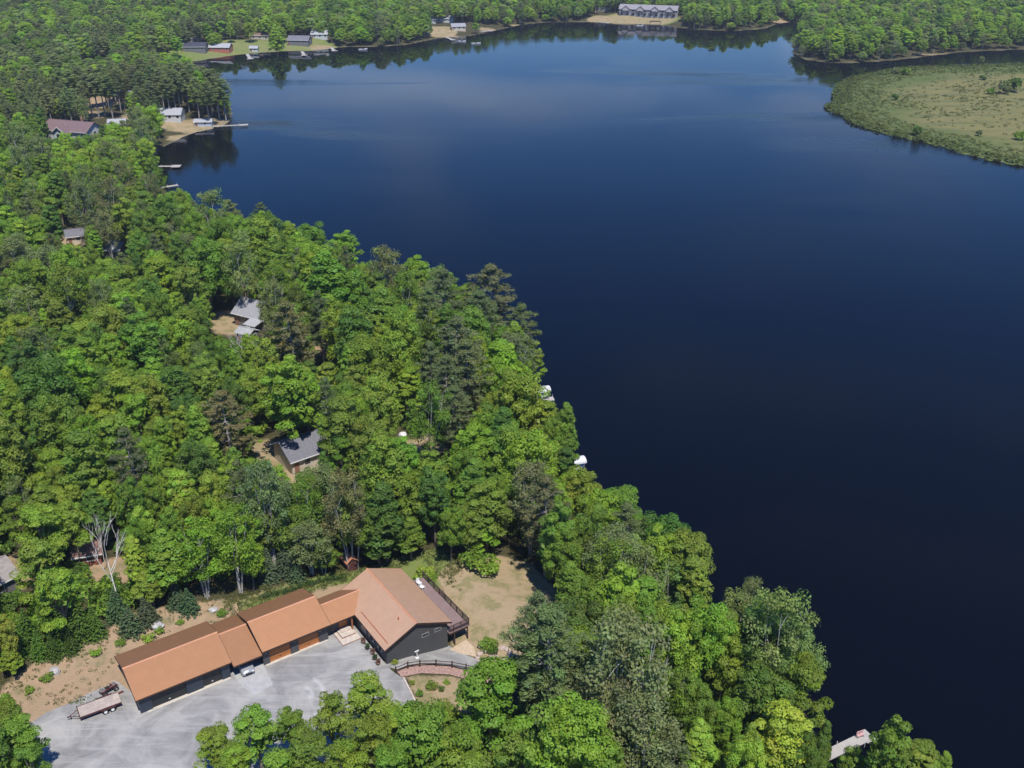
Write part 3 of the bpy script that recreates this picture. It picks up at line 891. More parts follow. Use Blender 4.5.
class Crown:
    def __init__(self, seed):
        self.r = np.random.default_rng(seed)
        self.c = []; self.n = []; self.s = []; self.t = []; self.asp = []; self.tan = []

    def clump(self, centre, rad, count, size, flat=.75, tone=1.0, asp=.7, up=.35, rough=.55, tan=None, shell=(.7, 1.05)):
        r = self.r
        d = nrm(r.normal(size=(count, 3)))
        d[:, 2] = np.where(r.random(count) < .7, np.abs(d[:, 2]), d[:, 2])
        rr = r.uniform(*shell, size=(count, 1)) * np.asarray(rad)
        off = d * rr; off[:, 2] *= flat
        n = nrm(d + np.array([0, 0, up]) + rough * r.normal(size=(count, 3)))
        self.c.append(np.asarray(centre) + off); self.n.append(n)
        self.s.append(size * r.uniform(.65, 1.35, count))
        self.asp.append(np.full(count, asp))
        tone = np.ones(3) * tone * np.array([r.uniform(.91, 1.1), 1, r.uniform(.85, 1.15)])
        tt = r.uniform(.82, 1.18, count)
        self.t.append(np.stack([tt * tone[0] * r.uniform(.92, 1.1, count), tt * tone[1], tt * tone[2] * r.uniform(.85, 1.1, count)], 1))
        self.tan.append(r.normal(size=(count, 3)) if tan is None else np.asarray(tan) + .35 * r.normal(size=(count, 3)))

    def mesh(self, name, m):
        c = np.concatenate(self.c); n = np.concatenate(self.n); s = np.concatenate(self.s)[:, None]
        asp = np.concatenate(self.asp)[:, None]; t = np.concatenate(self.t); tg = np.concatenate(self.tan)
        a = nrm(tg - n * (tg * n).sum(1, keepdims=True)); b = np.cross(n, a)
        dr = n * s * .22
        v = np.stack([c + a * s - dr, c + b * s * asp, c - a * s - dr, c - b * s * asp], 1).reshape(-1, 3)
        k = len(c)
        me = bpy.data.meshes.new(name)
        me.vertices.add(4 * k); me.vertices.foreach_set("co", v.astype(np.float32).ravel())
        me.loops.add(4 * k); me.loops.foreach_set("vertex_index", np.arange(4 * k, dtype=np.int32))
        me.polygons.add(k); me.polygons.foreach_set("loop_start", np.arange(0, 4 * k, 4, dtype=np.int32))
        col = np.repeat(np.concatenate([t, np.ones((k, 1))], 1), 4, 0).astype(np.float32)
        at_ = me.color_attributes.new("tone", 'FLOAT_COLOR', 'POINT'); at_.data.foreach_set("color", col.ravel())
        me.materials.append(m)
        me.update(); me.validate()
        return me


def limbs(tr, r, ends, base_z, z1, r0):
    """branches from the trunk axis out to bough centres"""
    for e in ends:
        zb = base_z + (z1 - base_z) * r.uniform(.05, .55)
        zb = min(zb, e[2] - .3)
        p0 = Vector((0, 0, zb)); p2 = Vector(e); p1 = (p0 + p2) / 2 + Vector((0, 0, -.3 + .12 * (p2 - p0).length))
        tr.tube([p0, p1, p2], [r0 * .42, r0 * .26, .03], 5, False)


def proto_maple(seed, H=14., R=4., cone=.0, nb=46):
    C = Crown(seed); r = C.r; tr = MB()
    zc = H * .6; hz = H * .4
    ends = []
    lop = r.uniform(.68, 1.2, 8)
    for i in range(nb):
        zf = 1 - 2 * (i + .5) / nb * .86
        a = i * 2.39996 + r.uniform(-.4, .4)
        k = lop[int((a % 6.283) / 6.284 * 8)]
        rh = math.sqrt(max(0, 1 - zf * zf)) ** .8 * (1 - cone * (zf + 1) / 2)
        q = r.uniform(.7, .96)
        c = np.array([math.cos(a) * rh * R * q * k, math.sin(a) * rh * R * q * k, zc + zf * hz * q])
        br = R * r.uniform(.2, .34)
        C.clump(c, br, int(130 + 60 * br), .156, .78, r.uniform(.82, 1.18), .72, .5, .36)
        if i % 4 == 0: ends.append(c)
    for i in range(26):
        d = nrm(r.normal(size=3)) * r.random() ** .4 * np.array([R * .62, R * .62, hz * .7])
        C.clump(np.array([0, 0, zc]) + d, R * .3, 16, .42, .9, .8)
    tr.tube([(0, 0, -1), (.05, 0, H * .2), (-.05, .08, H * .5), (.05, 0, H * .86)], [.27, .21, .13, .03], 8, False)
    limbs(tr, r, ends, H * .25, H * .7, .24)
    return C, tr, H, R, BARK


def proto_oak(seed, H=13., R=4.6):
    C = Crown(seed); r = C.r; tr = MB()
    ends = []
    nb = 40
    for i in range(nb):
        zf = r.uniform(0, 1) ** .8
        a = i * 2.39996 + r.uniform(-.5, .5)
        env = math.sqrt(max(0.05, 1 - (zf * 1.12 - .28) ** 2)) * (1 - .38 * zf)
        q = math.sqrt(r.uniform(.12, 1)) * r.uniform(.85, 1.08)
        c = np.array([math.cos(a) * R * env * q, math.sin(a) * R * env * q, H * (.36 + .56 * zf)])
        br = R * r.uniform(.2, .33)
        C.clump(c, br, int(126 + 60 * br), .150, .45, r.uniform(.82, 1.18), .75, .8, .36)
        if i % 3 == 0: ends.append(c)
    for i in range(14):
        d = nrm(r.normal(size=3)) * r.random() ** .5 * np.array([R * .5, R * .5, H * .2])
        C.clump(np.array([0, 0, H * .6]) + d, R * .3, 12, .4, .8, .8)
    tr.tube([(0, 0, -1), (.1, .05, H * .2), (-.1, .1, H * .45), (.1, 0, H * .8)], [.3, .24, .16, .04], 8, False)
    limbs(tr, r, ends, H * .22, H * .6, .28)
    return C, tr, H, R, BARK


def proto_birch(seed, H=15., R=3.6):
    """airy crown of fine hanging sprays, white leaning stems"""
    C = Crown(seed); r = C.r; tr = MB()
    stems = []
    for s in range(3):
        a = r.uniform(0, 6.28); l = r.uniform(.08, .2)
        dx, dy = math.cos(a) * l * H, math.sin(a) * l * H
        pts = [(dx * .1, dy * .1, -1), (dx * .3, dy * .3, H * .25), (dx * .62 + r.uniform(-.3, .3), dy * .62, H * .55), (dx, dy, H * .9)]
        tr.tube(pts, [.14, .11, .07, .02], 6, False); stems.append((dx, dy))
    for i in range(62):
        zf = r.uniform(0, 1); a = i * 2.39996
        env = math.sin(math.pi * min(1, zf * .82 + .16)) ** .7
        q = math.sqrt(r.uniform(.15, 1))
        sx, sy = stems[i % 3]
        z = H * (.34 + .62 * zf)
        c = np.array([math.cos(a) * R * env * q + sx * zf * .6, math.sin(a) * R * env * q + sy * zf * .6, z])
        br = R * r.uniform(.17, .3)
        C.clump(c, br * 1.12, 120, .15, 1.05, r.uniform(.84, 1.16), .6, .4, .6, None, (.35, 1.1))
        if i % 4 == 0:
            zb = max(H * .25, z - H * .14)
            f = zb / (H * .9)
            tr.tube([(sx * f, sy * f, zb), ((sx * f + c[0]) / 2, (sy * f + c[1]) / 2, (zb + z) / 2 + .25), tuple(c)], [.04, .028, .012], 5, False)
    return C, tr, H, R, BARK_W


def proto_pine(seed, H=18., R=4., bare=.3, tall=False):
    """open white pine: tufted plates on whorled limbs"""
    C = Crown(seed); r = C.r; tr = MB()
    tr.tube([(0, 0, -1), (.05, .05, H * .35), (-.08, .06, H * .7), (.05, 0, H * .98)], [.26, .21, .12, .03], 8, False)
    nl = 10
    for i in range(nl):
        f = (i + r.uniform(-.2, .2)) / (nl - 1); f = min(1, max(0, f))
        z = H * (bare + (.97 - bare) * f)
        reach = R * (math.sin(math.pi * (.22 + .78 * f)) ** .75 * .95 + .1) * (1 if not tall else .95)
        nbr = max(3, int(7 - 3 * f))
        a0 = r.uniform(0, 6.28)
        for j in range(nbr):
            a = a0 + j * 6.283 / nbr + r.uniform(-.3, .3)
            L = reach * r.uniform(.65, 1.12)
            dz = L * r.uniform(.05, .35)
            e = np.array([math.cos(a) * L, math.sin(a) * L, z + dz])
            tr.tube([(0, 0, z), tuple(e * .5 + np.array([0, 0, z * .5 - dz * .1])), tuple(e)], [.07, .05, .015], 5, False)
            for q in (.45, .72, .98):
                c = np.array([e[0] * q, e[1] * q, z + dz * q + .15]) + r.normal(size=3) * .15
                C.clump(c, .56 + .24 * R / 4 * r.uniform(.7, 1.2), 68, .215, .62, r.uniform(.84, 1.16), .32, .8, .55, np.array([math.cos(a), math.sin(a), .7]), (.15, 1.1))
    C.clump((0, 0, H * .97), .5, 40, .26, 1.2, 1., .26, .8, .6, None, (.1, 1))
    return C, tr, H, R, BARK_G


def proto_spruce(seed, H=12., R=2.4):
    C = Crown(seed); r = C.r; tr = MB()
    tr.tube([(0, 0, -1), (0, 0, H * .5), (0, 0, H * .99)], [.2, .12, .02], 7, False)
    nl = 15
    for i in range(nl):
        f = i / (nl - 1); z = H * (.06 + .9 * f)
        reach = R * (1 - f) ** .85 + .12
        nbr = max(5, int(11 * (1 - f) + 4)); a0 = r.uniform(0, 6.28)
        for j in range(nbr):
            a = a0 + j * 6.283 / nbr + r.uniform(-.2, .2); L = reach * r.uniform(.8, 1.12)
            for q in ((.35, .68, 1.) if L > .9 else (.7,)):
                c = np.array([math.cos(a) * L * q, math.sin(a) * L * q, z - .28 * L * q + .1 * L * q * q])
                C.clump(c, .2 + .14 * L * (1.2 - q * .6), 15, .24, .5, r.uniform(.86, 1.14), .3, .9, .5, np.array([math.cos(a), math.sin(a), -.3]), (.1, 1.1))
    C.clump((0, 0, H * .96), .18, 24, .18, 2.2, 1., .3, .8, .5, None, (.1, 1))
    return C, tr, H, R, BARK


def bare_mb(seed, H):
    r = np.random.default_rng(seed); tr = MB()

    def grow(p, d, L, rad, lev):
        q = p + d * L * .5 + Vector(r.normal(size=3)) * L * .05; e = p + d * L + Vector(r.normal(size=3)) * L * .07
        tr.tube([p, q, e], [rad, rad * .8, rad * .55], 6 if lev == 0 else 5, False)
        if lev < 3:
            for k in range(3 if lev else 4):
                dd = (d + Vector(r.normal(size=3)) * .36); dd.z = abs(dd.z) + .2; dd.normalize()
                grow(p + (e - p) * r.uniform(.55, 1), dd, L * r.uniform(.45, .7), rad * .5, lev + 1)
    grow(Vector((0, 0, -.6)), Vector((0, 0, 1)), H * .6, .14, 0)
    return tr


def shrub_crown(seed, R=1.0, H=1.4, n=9, leaf=.11):
    C = Crown(seed); r = C.r
    for i in range(n):
        a = i * 2.4; q = math.sqrt(r.random()) * .75
        C.clump((math.cos(a) * R * q, math.sin(a) * R * q, H * r.uniform(.3, .72)), R * .42, 55, leaf, .85, r.uniform(.85, 1.15), .7)
    return C


PROTO = {}
for kind, fn, n in (("maple", proto_maple, 7), ("oak", proto_oak, 5), ("birch", proto_birch, 4), ("pine", proto_pine, 4), ("spruce", proto_spruce, 3)):
    PROTO[kind] = []
    for i in range(n):
        kw = {}
        if kind == "maple":
            kw = [dict(), dict(H=17., R=3.6, cone=.3), dict(H=13., R=4.2), dict(H=17., R=3.2, cone=.55, nb=52), dict(H=15., R=3.8, cone=.2, nb=38), dict(H=16., R=3.4, cone=.7, nb=50), dict(H=15., R=4., cone=.1, nb=54)][i]
        if kind == "pine" and i >= 2:
            kw = dict(H=21., R=3.3, bare=.5, tall=True)
        C, tr, H, R, bk = fn(100 + 17 * i + len(kind), **kw)
        PROTO[kind].append((C.mesh(kind + "_crown", LEAF), tr.mesh(kind + "_trunk", bk), H, R))
PROTO["bare"] = [(None, bare_mb(5 + i, 13.).mesh("bare_trunk", mat('bark_bare', (.62, .58, .52), .8, .2, 3)), 13., 3.) for i in range(3)]

TINT = {
    'bright green': (0.206, 0.333, 0.032), 'mid green': (0.163, 0.262, 0.032), 'deep green': (0.103, 0.184, 0.029), 'yellow green': (0.218, 0.320, 0.036),
    'lime': (0.288, 0.389, 0.047), 'pale green': (0.201, 0.276, 0.082), 'grey green': (0.185, 0.220, 0.084), 'olive': (0.154, 0.196, 0.080), 'blue green': (0.109, 0.162, 0.078), 'rusty green': (0.187, 0.211, 0.076)}
FRAC = {'maple': .6, 'oak': .62, 'birch': .64, 'pine': .62, 'spruce': .42, 'bare': .6}
KN = {'M': 'maple', 'O': 'oak', 'B': 'birch', 'W': 'pine', 'S': 'spruce', 'D': 'bare'}
CN = {'b': 'bright green', 'm': 'mid green', 'd': 'deep green', 'y': 'yellow green', 'l': 'lime', 'p': 'pale green', 'g': 'grey green', 'o': 'olive', 's': 'blue green', 'r': 'rusty green'}

# what the photograph shows, crown by crown: pixel of the crown's middle, radius in pixels, kind + colour
HAND = """
214 748 26 Oy;256 733 27 Oy;292 728 20 Om;332 722 26 Oy;366 706 29 Oy;312 757 28 Om;238 768 22 Oy;372 748 30 Om;345 770 24 Oy;278 775 24 Oy
424 742 38 Om;398 724 24 Oy;490 702 44 Om;456 760 38 Om;522 764 32 Om;442 722 22 Om;568 748 40 Mb;390 775 26 Om;604 772 26 Mm
552 660 44 Wo;536 640 26 Wo;574 690 26 Wg;628 676 44 Bg;646 738 36 Bg;612 720 26 Bg;664 765 24 Bg;702 748 20 Ml;690 700 22 Bm;610 640 22 Bp
612 605 30 Mb;588 612 20 Mm;640 606 24 Mb;606 575 24 Bm;576 590 22 Mm;562 560 20 Mm;660 632 22 My;672 590 22 Bp;702 640 27 Mb;696 590 22 My;724 660 24 My
734 618 22 Bp;752 606 14 Bp;776 640 32 Bp;800 660 26 Bp;764 702 32 Md;808 690 30 Om;822 722 24 Md;782 738 33 Ml;752 756 18 My;724 724 16 Mb;740 770 20 Ml
884 760 28 Mm;806 762 18 Md;838 764 15 Mm;822 748 12 Md;918 766 26 Mm;852 768 16 Mm;944 774 16 Mb;700 715 16 Mm;835 755 14 Mb
546 515 26 Wo;560 540 22 Mm;530 470 28 Mb;505 455 22 Mm;486 512 26 Mm;480 530 22 Mb;470 525 20 Mm;506 500 18 Mm;622 512 30 Om;600 520 24 My;640 535 20 Om
612 555 30 Bg;636 572 24 Bp;578 500 20 Mb;590 540 18 Mm;652 565 22 My;575 455 18 Md;552 448 18 Mm;588 474 12 Mb;566 470 16 Md
386 478 28 Mm;384 515 30 Md;372 452 22 Mm;402 500 24 Mm;404 470 20 Mb;488 415 12 Bl;522 412 26 Mb;545 425 20 Mb;480 456 24 Mb;452 470 20 Mb;470 490 22 Mm;455 415 18 Wo
425 416 20 Bm;438 440 18 Bm;434 500 20 Md;450 530 16 Mm;500 430 16 Mm
490 298 28 Wo;476 320 22 Wo;444 304 22 Wo;430 322 18 Wg;452 358 28 Wo;468 376 22 Wg;446 390 20 Wo;392 366 22 Mb;380 328 30 Mm;418 278 16 Mb;386 278 18 Bg;400 300 18 Bm;404 340 20 Mm
502 372 26 Mb;520 338 20 Wo;512 352 18 My;540 382 22 Mb;440 336 16 My;372 370 24 Mm;530 362 14 Mb;420 345 18 Md;410 390 20 Mb;360 395 18 Mm
330 290 32 Mm;318 276 22 Mb;344 302 24 Mm;345 252 16 Mb;312 244 18 Mm;290 242 14 Mb;266 250 22 Mb;272 270 20 Mm;230 217 12 Wr;212 225 12 My;262 218 10 Wo;232 284 22 Rr;206 300 24 Sd
204 270 22 Mm;278 288 18 Bm;272 305 14 Bp;293 338 25 Wr;190 335 20 Mm;355 345 22 Md;330 330 18 Md;250 362 14 My;300 312 14 Md
229 425 24 Wr;290 398 28 Mb;312 382 22 Mb;350 402 26 Om;346 428 26 Om;340 452 16 Om;242 477 18 Mm;196 474 22 Md;216 502 16 Ml;234 494 18 My;268 502 24 Bg;300 502 22 Bm;322 496 24 Bg;345 508 22 Bg
256 440 20 Mm;270 470 12 My;310 360 16 Mb;256 395 20 Mb;272 420 18 Md
50 396 28 Md;30 380 22 Md;120 398 26 Oy;104 414 24 Oy;138 420 22 Oy;116 440 24 Oy;60 432 24 Mm;82 446 18 Mb;10 392 13 Ml;24 436 10 Ml;10 460 20 Md;54 472 20 Oy;36 492 18 Oy;64 506 22 Oy;92 482 14 Og
130 488 22 Om;148 470 18 My;180 396 26 Md;186 424 20 Md;160 440 18 Om;186 500 16 Ml;156 384 20 Mb;150 505 16 Mm
44 534 26 Oy;72 526 22 Oy;22 520 20 Om;40 566 26 Oy;68 566 22 Oy;58 594 24 Oy;16 600 20 Oy;86 540 18 Oy;26 630 12 Sd;60 630 13 Sd;78 620 12 Sd;46 618 12 Sd;94 624 10 Sd;38 646 9 Sd;14 640 11 Sd;70 642 8 Sd;52 648 8 Sd
132 562 14 Ml;146 534 16 Ml;166 560 24 Mb;150 586 18 Mb;130 622 13 Ss;116 606 12 Ss;146 612 12 Ss;188 602 11 Ss;176 596 10 Ss;176 530 16 Mb;8 660 14 Mb;4 640 14 Ml
200 552 24 Bb;232 542 26 Bb;214 524 18 My;182 500 16 Ml;268 566 10 Ss;284 560 11 Ss;296 570 9 Ss;310 540 26 Bg;330 528 24 Bg;352 520 22 Bm;290 528 20 Mm;262 530 18 Mb;250 562 14 Mb;378 540 22 Md;322 556 16 Bm;360 540 18 Md;410 535 18 Mm
18 262 20 Bp;48 270 20 Bp;62 300 26 Bm;112 250 12 Bp;120 282 24 Om;156 278 22 Oy;28 312 22 Bp;62 330 22 Mm;20 342 20 My;116 336 20 My;142 350 26 Mm;176 344 20 Mb;85 314 11 Wg;90 366 18 Mb;112 366 16 My;40 350 18 Mm
22 742 26 Om;8 725 22 Om;30 766 20 Om;-8 755 24 Om;6 705 12 Mm
"""
trees = []   # x, y, kind, colour, radius, height


def add_tree(px_, py_, rp, kind, colour):
    x, y = at(px_, py_, 12)
    for _ in range(3):
        rm = rp * pix(x, y, 12)[2]
        h = {'maple': 2.75 * rm + 5.2, 'oak': 2.1 * rm + 4.8, 'birch': 3.0 * rm + 5.5, 'pine': 2.8 * rm + 6, 'spruce': 4.3 * rm + .5, 'bare': 3 * rm + 5}[kind]
        h = min(h * (1 + .16 * math.sin(px_ * 1.7 + py_ * 2.3)), 22)
        x, y = at(px_, py_, g1(x, y) + FRAC[kind] * h)
    if kind != 'bare':
        for _ in range(14):
            if max(sdist(P_, [x], [y])[0] for P_ in (REAR, LAWN)) < -.2 or h < 4.5: break
            h *= .92
            x, y = at(px_, py_, g1(x, y) + FRAC[kind] * h)
    trees.append([float(x), float(y), kind, colour, float(rm), float(h)])


for ln in HAND.replace("\n", ";").split(";"):
    p = ln.split()
    if len(p) == 4:
        k = p[3][0]
        add_tree(float(p[0]), float(p[1]), float(p[2]), KN.get(k, 'maple'), CN[p[3][1]])
for p in ((108, 560, 18), (96, 540, 12), (118, 590, 10), (246, 356, 14), (262, 360, 13), (238, 358, 12), (663, 600, 14), (598, 660, 12), (270, 300, 12), (646, 700, 16), (634, 690, 15)):
    add_tree(*p, 'bare', 'white')
# tall pines on the little peninsula, bare stems below
for px_, py_, c in [(132, 84, 'o'), (140, 88, 'g'), (146, 82, 'o'), (153, 86, 'o'), (160, 82, 'o'), (166, 88, 'g'), (172, 84, 'o'), (180, 82, 'o'), (186, 88, 'g'), (192, 84, 'o'),
                   (198, 88, 'o'), (204, 84, 'o'), (210, 90, 'g'), (216, 92, 'o'), (223, 96, 'o'), (178, 92, 'o'), (196, 94, 'o'), (206, 97, 'o'), (150, 95, 'o'), (214, 85, 'o'),
                   (88, 92, 'o'), (94, 90, 'g'), (100, 88, 'o'), (108, 90, 'o'), (116, 86, 'o'), (124, 82, 'g'), (112, 80, 'o'), (102, 78, 'o'), (80, 88, 'o'), (70, 86, 'g'), (60, 82, 'o'), (92, 80, 'o')]:
    add_tree(px_, py_, 9.5, 'pine', CN[c]); trees[-1][5] = 19.; trees[-1].append(2 + len(trees) % 2)
add_tree(232, 101, 9, 'maple', 'bright green'); add_tree(134, 105, 11, 'maple', 'yellow green'); add_tree(150, 124, 13, 'maple', 'bright green'); add_tree(148, 131, 10, 'birch', 'pale green')
add_tree(276, 40, 9, 'maple', 'bright green')
N_HAND = len(trees)

# ------------------------------------------------------------------ filling the forest between them
LOTPX = np.array([(-5, 690), (50, 655), (105, 630), (225, 590), (330, 562), (395, 540), (440, 540), (470, 548), (500, 535), (545, 550), (566, 600), (520, 660), (512, 690),
                  (400, 720), (200, 775), (20, 775), (10, 720)], float)
KEEP = [(212, 298, 262, 332, 222), (268, 428, 314, 468, 158), (48, 118, 98, 134, 425), (90, 98, 126, 122, 470), (164, 105, 240, 134, 470), (160, 160, 182, 170, 395),
        (166, 182, 182, 190, 370), (548, 384, 562, 394, 205), (584, 455, 596, 464, 175), (834, 737, 864, 750, 110), (340, 540, 360, 562, 126), (106, 244, 127, 252, 262), (66, 228, 84, 246, 282),
        (184, 45, 232, 56, 680), (290, 39, 328, 50, 700), (434, 17, 470, 39, 800), (482, 20, 500, 32, 820), (586, 4, 680, 30, 830), (84, 46, 108, 56, 600),
        (80, 546, 102, 560, 126), (-5, 568, 20, 592, 118), (312, 346, 324, 360, 205), (398, 430, 412, 445, 172), (426, 440, 440, 452, 172)]


def hides(x, y, z0, r, h, frac, slack=.85):
    cx, cy, pm = pix(x, y, z0 + h * frac)
    rp = r / pm * slack
    hv = h * (1 - frac) / pm * .9 * slack
    for a, b, c, d, Y in KEEP:
        if y < Y and cx + rp > a and cx - rp < c and cy + hv > b and cy - hv < d:
            return True
    return False


keep = []
for t in trees:
    if t[2] != 'bare' and len(t) < 7 and hides(t[0], t[1], g1(t[0], t[1]), t[4], t[5], FRAC[t[2]], .6):
        continue
    keep.append(t)
trees = keep

zc = [(at(px, py, 3), rx, ry, a + b + c) for px, py, rx, ry, a, b, c in FARZONE]


def in_clearing(x, y):
    for (c, rx, ry, w) in zc:
        if ((x - c[0]) / rx) ** 2 + ((y - c[1]) / ry) ** 2 < .8:
            return True
    return False


cell = {}


def put(x, y, r):
    cell.setdefault((int(x // 6), int(y // 6)), []).append((x, y, r))


def free(x, y, r, k):
    i, j = int(x // 6), int(y // 6)
    for a in (-2, -1, 0, 1, 2):
        for b in (-2, -1, 0, 1, 2):
            for (u, v, q) in cell.get((i + a, j + b), ()):
                if (x - u) ** 2 + (y - v) ** 2 < (k * (r + q)) ** 2:
                    return False
    return True


for t in trees: put(t[0], t[1], t[4])
N = 26000
cxs = rng.uniform(-300, 120, N); cys = rng.uniform(70, 480, N)
sdc = sdist(MAIN, cxs, cys)
gzc = ground(cxs, cys)
near_kinds = [('maple', 'mid green', 3), ('maple', 'bright green', 3.4), ('oak', 'mid green', 1.6), ('oak', 'yellow green', 1.6), ('maple', 'deep green', 2), ('maple', 'yellow green', 1.1), ('birch', 'pale green', .8),
              ('birch', 'grey green', .6), ('pine', 'olive', .7), ('spruce', 'deep green', .5), ('maple', 'lime', .25)]
pw = np.array([k[2] for k in near_kinds]); pw = pw / pw.sum()
for x, y, s, z in zip(cxs, cys, sdc, gzc):
    if s < 1.2: continue
    kd, cl, _ = near_kinds[rng.choice(len(near_kinds), p=pw)]
    if y > 390 and x < -150 and rng.random() < .6: kd, cl = 'pine', ('olive' if rng.random() < .7 else 'grey green')
    r = rng.uniform(1.9, 4.4) if kd in ('maple', 'oak', 'birch') else rng.uniform(2.2, 3.2)
    if kd == 'spruce': r = rng.uniform(1.6, 2.3)
    h = {'maple': 2.5 * r + 6, 'oak': 2.0 * r + 5.5, 'birch': 2.8 * r + 6, 'pine': 2.8 * r + 7.5, 'spruce': 4.6 * r}[kd] * rng.uniform(.8, 1.25)
    cx, cy, pm = pix(x, y, z + FRAC[kd] * h)
    if cx < -90 or cx > 1060 or cy > 830: continue
    if y < 150 and sdist(LOTPX, [cx], [cy])[0] > -.75 * r / pm: continue
    if y < 132 and cy > 690: continue
    bx_, ay_ = (np.array([x, y]) - O) @ BD, (np.array([x, y]) - O) @ AD
    if -3 < bx_ < 46 and -14 < ay_ < 13: continue
    if y < 140 and max(sdist(P_, [x], [y])[0] for P_ in (REAR, LAWN)) > -1.2: continue
    if not free(x, y, r, .56): continue
    if in_clearing(x, y) or hides(x, y, z, r, h, FRAC[kd]): continue
    trees.append([float(x), float(y), kd, cl, float(r), float(h)]); put(x, y, r)

# low saplings filling the forest floor and far woods become the massed woods; the largest crowns stay separate trees
far = []
st = 6.4
gxs = np.arange(-640, 700, st)
for y in np.arange(330, 1240, st):
    half = y * .56 + 40
    xs = gxs[np.abs(gxs) < half] + rng.uniform(-2.6, 2.6, (np.abs(gxs) < half).sum())
    ys = y + rng.uniform(-2.6, 2.6, len(xs))
    sd_, z_ = sdist(MAIN, xs, ys), ground(xs, ys)
    for x, yy, s, z in zip(xs, ys, sd_, z_):
        if s < 1.5 or (in_clearing(x, yy) and not (yy > 560 and x < 0 and rng.random() < .13)): continue
        if yy < 480 and x > -300 and x < 120 and not free(x, yy, 3.4, .58): continue
        leftpine = (x < -.22 * yy) and (yy < 640 or rng.random() < .5)
        u = rng.random()
        if leftpine and u < .55: kd, cl = 'pine', ('olive' if rng.random() < .6 else 'grey green')
        elif u < .12: kd, cl = 'pine', 'olive'
        elif u < .2: kd, cl = 'birch', 'grey green'
        else:
            kd = 'maple' if u < .7 else 'oak'
            cl = ('mid green', 'bright green', 'deep green', 'yellow green', 'pale green')[rng.choice(5, p=[.30, .30, .16, .14, .10])]
        r = rng.uniform(3.0, 5.4); h = rng.uniform(9, 16) if s > 6 else rng.uniform(5, 11)
        if s < 6: r *= .75
        if hides(x, yy, z, r, h, FRAC[kd]): continue
        far.append([float(x), float(yy), kd, cl, float(r), float(h)])

order = []
for i, t in enumerate(trees):
    cx, cy, pm = pix(t[0], t[1], 8 + t[5] * .5)
    vis = 1.0 if (-15 < cx < 1039 and -10 < cy < 790) else .2
    order.append((-(t[4] / pm) * vis * (1.3 if t[2] in ('bare', 'spruce') else 1) * (1.25 if i < N_HAND else 1), i))
order.sort()
NIND = 312
solo_i = set(i for _, i in order[:NIND])
tallp = [i for i, t in enumerate(trees) if len(t) > 6]
solo_i |= set(tallp[:4])
solo = [trees[i] for i in sorted(solo_i)]
mass = [t for i, t in enumerate(trees) if i not in solo_i and t[2] != 'bare'] + far

LAND = [("the dark left garage", 150, 690), ("the flatbed trailer", 95, 705), ("the middle garage", 285, 630), ("the rust-roofed house", 400, 615), ("the dry lawn", 508, 600), ("the curved fence", 450, 665),
        ("the slate-roofed cottage", 300, 447), ("the grey-roofed cottage", 248, 308), ("the white boat canopy", 551, 388), ("the second boat canopy", 588, 460), ("the sloping shore dock", 842, 745),
        ("the open boathouse hut", 349, 549), ("the mauve-roofed house", 75, 130), ("the peninsula cottage", 172, 112), ("the pale-roofed cabin", 115, 249), ("the brown-roofed shed", 89, 553),
        ("the gravel drive", 300, 745), ("the grey-roofed outbuilding", 6, 578), ("the dirt yard", 60, 690)]
LAND[11] = ("the small orange-roofed hut", 349, 549)
KW = {'maple': 'leafy tree', 'oak': 'broad-crowned tree', 'birch': 'airy tree', 'pine': 'pine', 'spruce': 'spruce', 'bare': 'leafless tree'}
ORD = ['', 'second', 'third', 'fourth', 'fifth', 'sixth', 'seventh', 'eighth', 'ninth', 'tenth', 'eleventh', 'twelfth', 'thirteenth', 'fourteenth', 'fifteenth', 'sixteenth']
buck = {}
for t in solo:
    cx, cy, pm = pix(t[0], t[1], g1(t[0], t[1]) + t[5] * FRAC[t[2]])
    d = [math.hypot(cx - a, (cy - b) * 1.0) for _, a, b in LAND]
    j = int(np.argmin(d)); nm, a, b = LAND[j]
    rel = ('left of' if cx < a else 'right of') if abs(cx - a) > abs(cy - b) else ('beyond' if cy < b else 'in front of')
    size = 'small' if t[5] < 8.5 else 'tall' if t[5] > 14.5 else 'mid-sized'
    buck.setdefault((size, t[3], t[2], rel, nm), []).append((d[j], id(t)))
LBL = {}
for key, lst in buck.items():
    lst.sort()
    size, cl, kd, rel, nm = key
    base = "%s %s %s %s %s" % (size, cl, KW[kd], rel, nm)
    for n, (_, i) in enumerate(lst):
        LBL[i] = base if len(lst) == 1 else base + ", the nearest" if n == 0 else base + ", %s nearest" % (ORD[n] if n < 16 else 'one of the farther')

proto_obj = {}
leaf_nodes = []
for n, t in enumerate(solo):
    x, y, kd, cl, r, h = t[:6]
    pr = PROTO[kd]
    if kd == 'pine':
        pi = t[6] if len(t) > 6 else n % 2
    else:
        pi = n % len(pr)
    cm, tm, H, R = pr[pi]
    root = empty(kd + "_tree", x, y, g1(x, y), rng.uniform(0, 6.28), LBL[id(t)], "tree", "trees of the lakeside forest")
    sx = r / R * rng.uniform(.94, 1.06); sz = h / H
    root.scale = (sx, sx * rng.uniform(.92, 1.08), sz)
    root.rotation_euler.x = rng.normal() * .025; root.rotation_euler.y = rng.normal() * .025
    o = bpy.data.objects.new("trunk", tm); o.parent = root; COL.objects.link(o)
    if cm is not None:
        c = bpy.data.objects.new("crown", cm); c.parent = root; COL.objects.link(c)
        b = np.array(TINT[cl]) * rng.uniform(.88, 1.13, 3)
        c.color = (*b, 1)
        proto_obj.setdefault((kd, pi), (c, o))

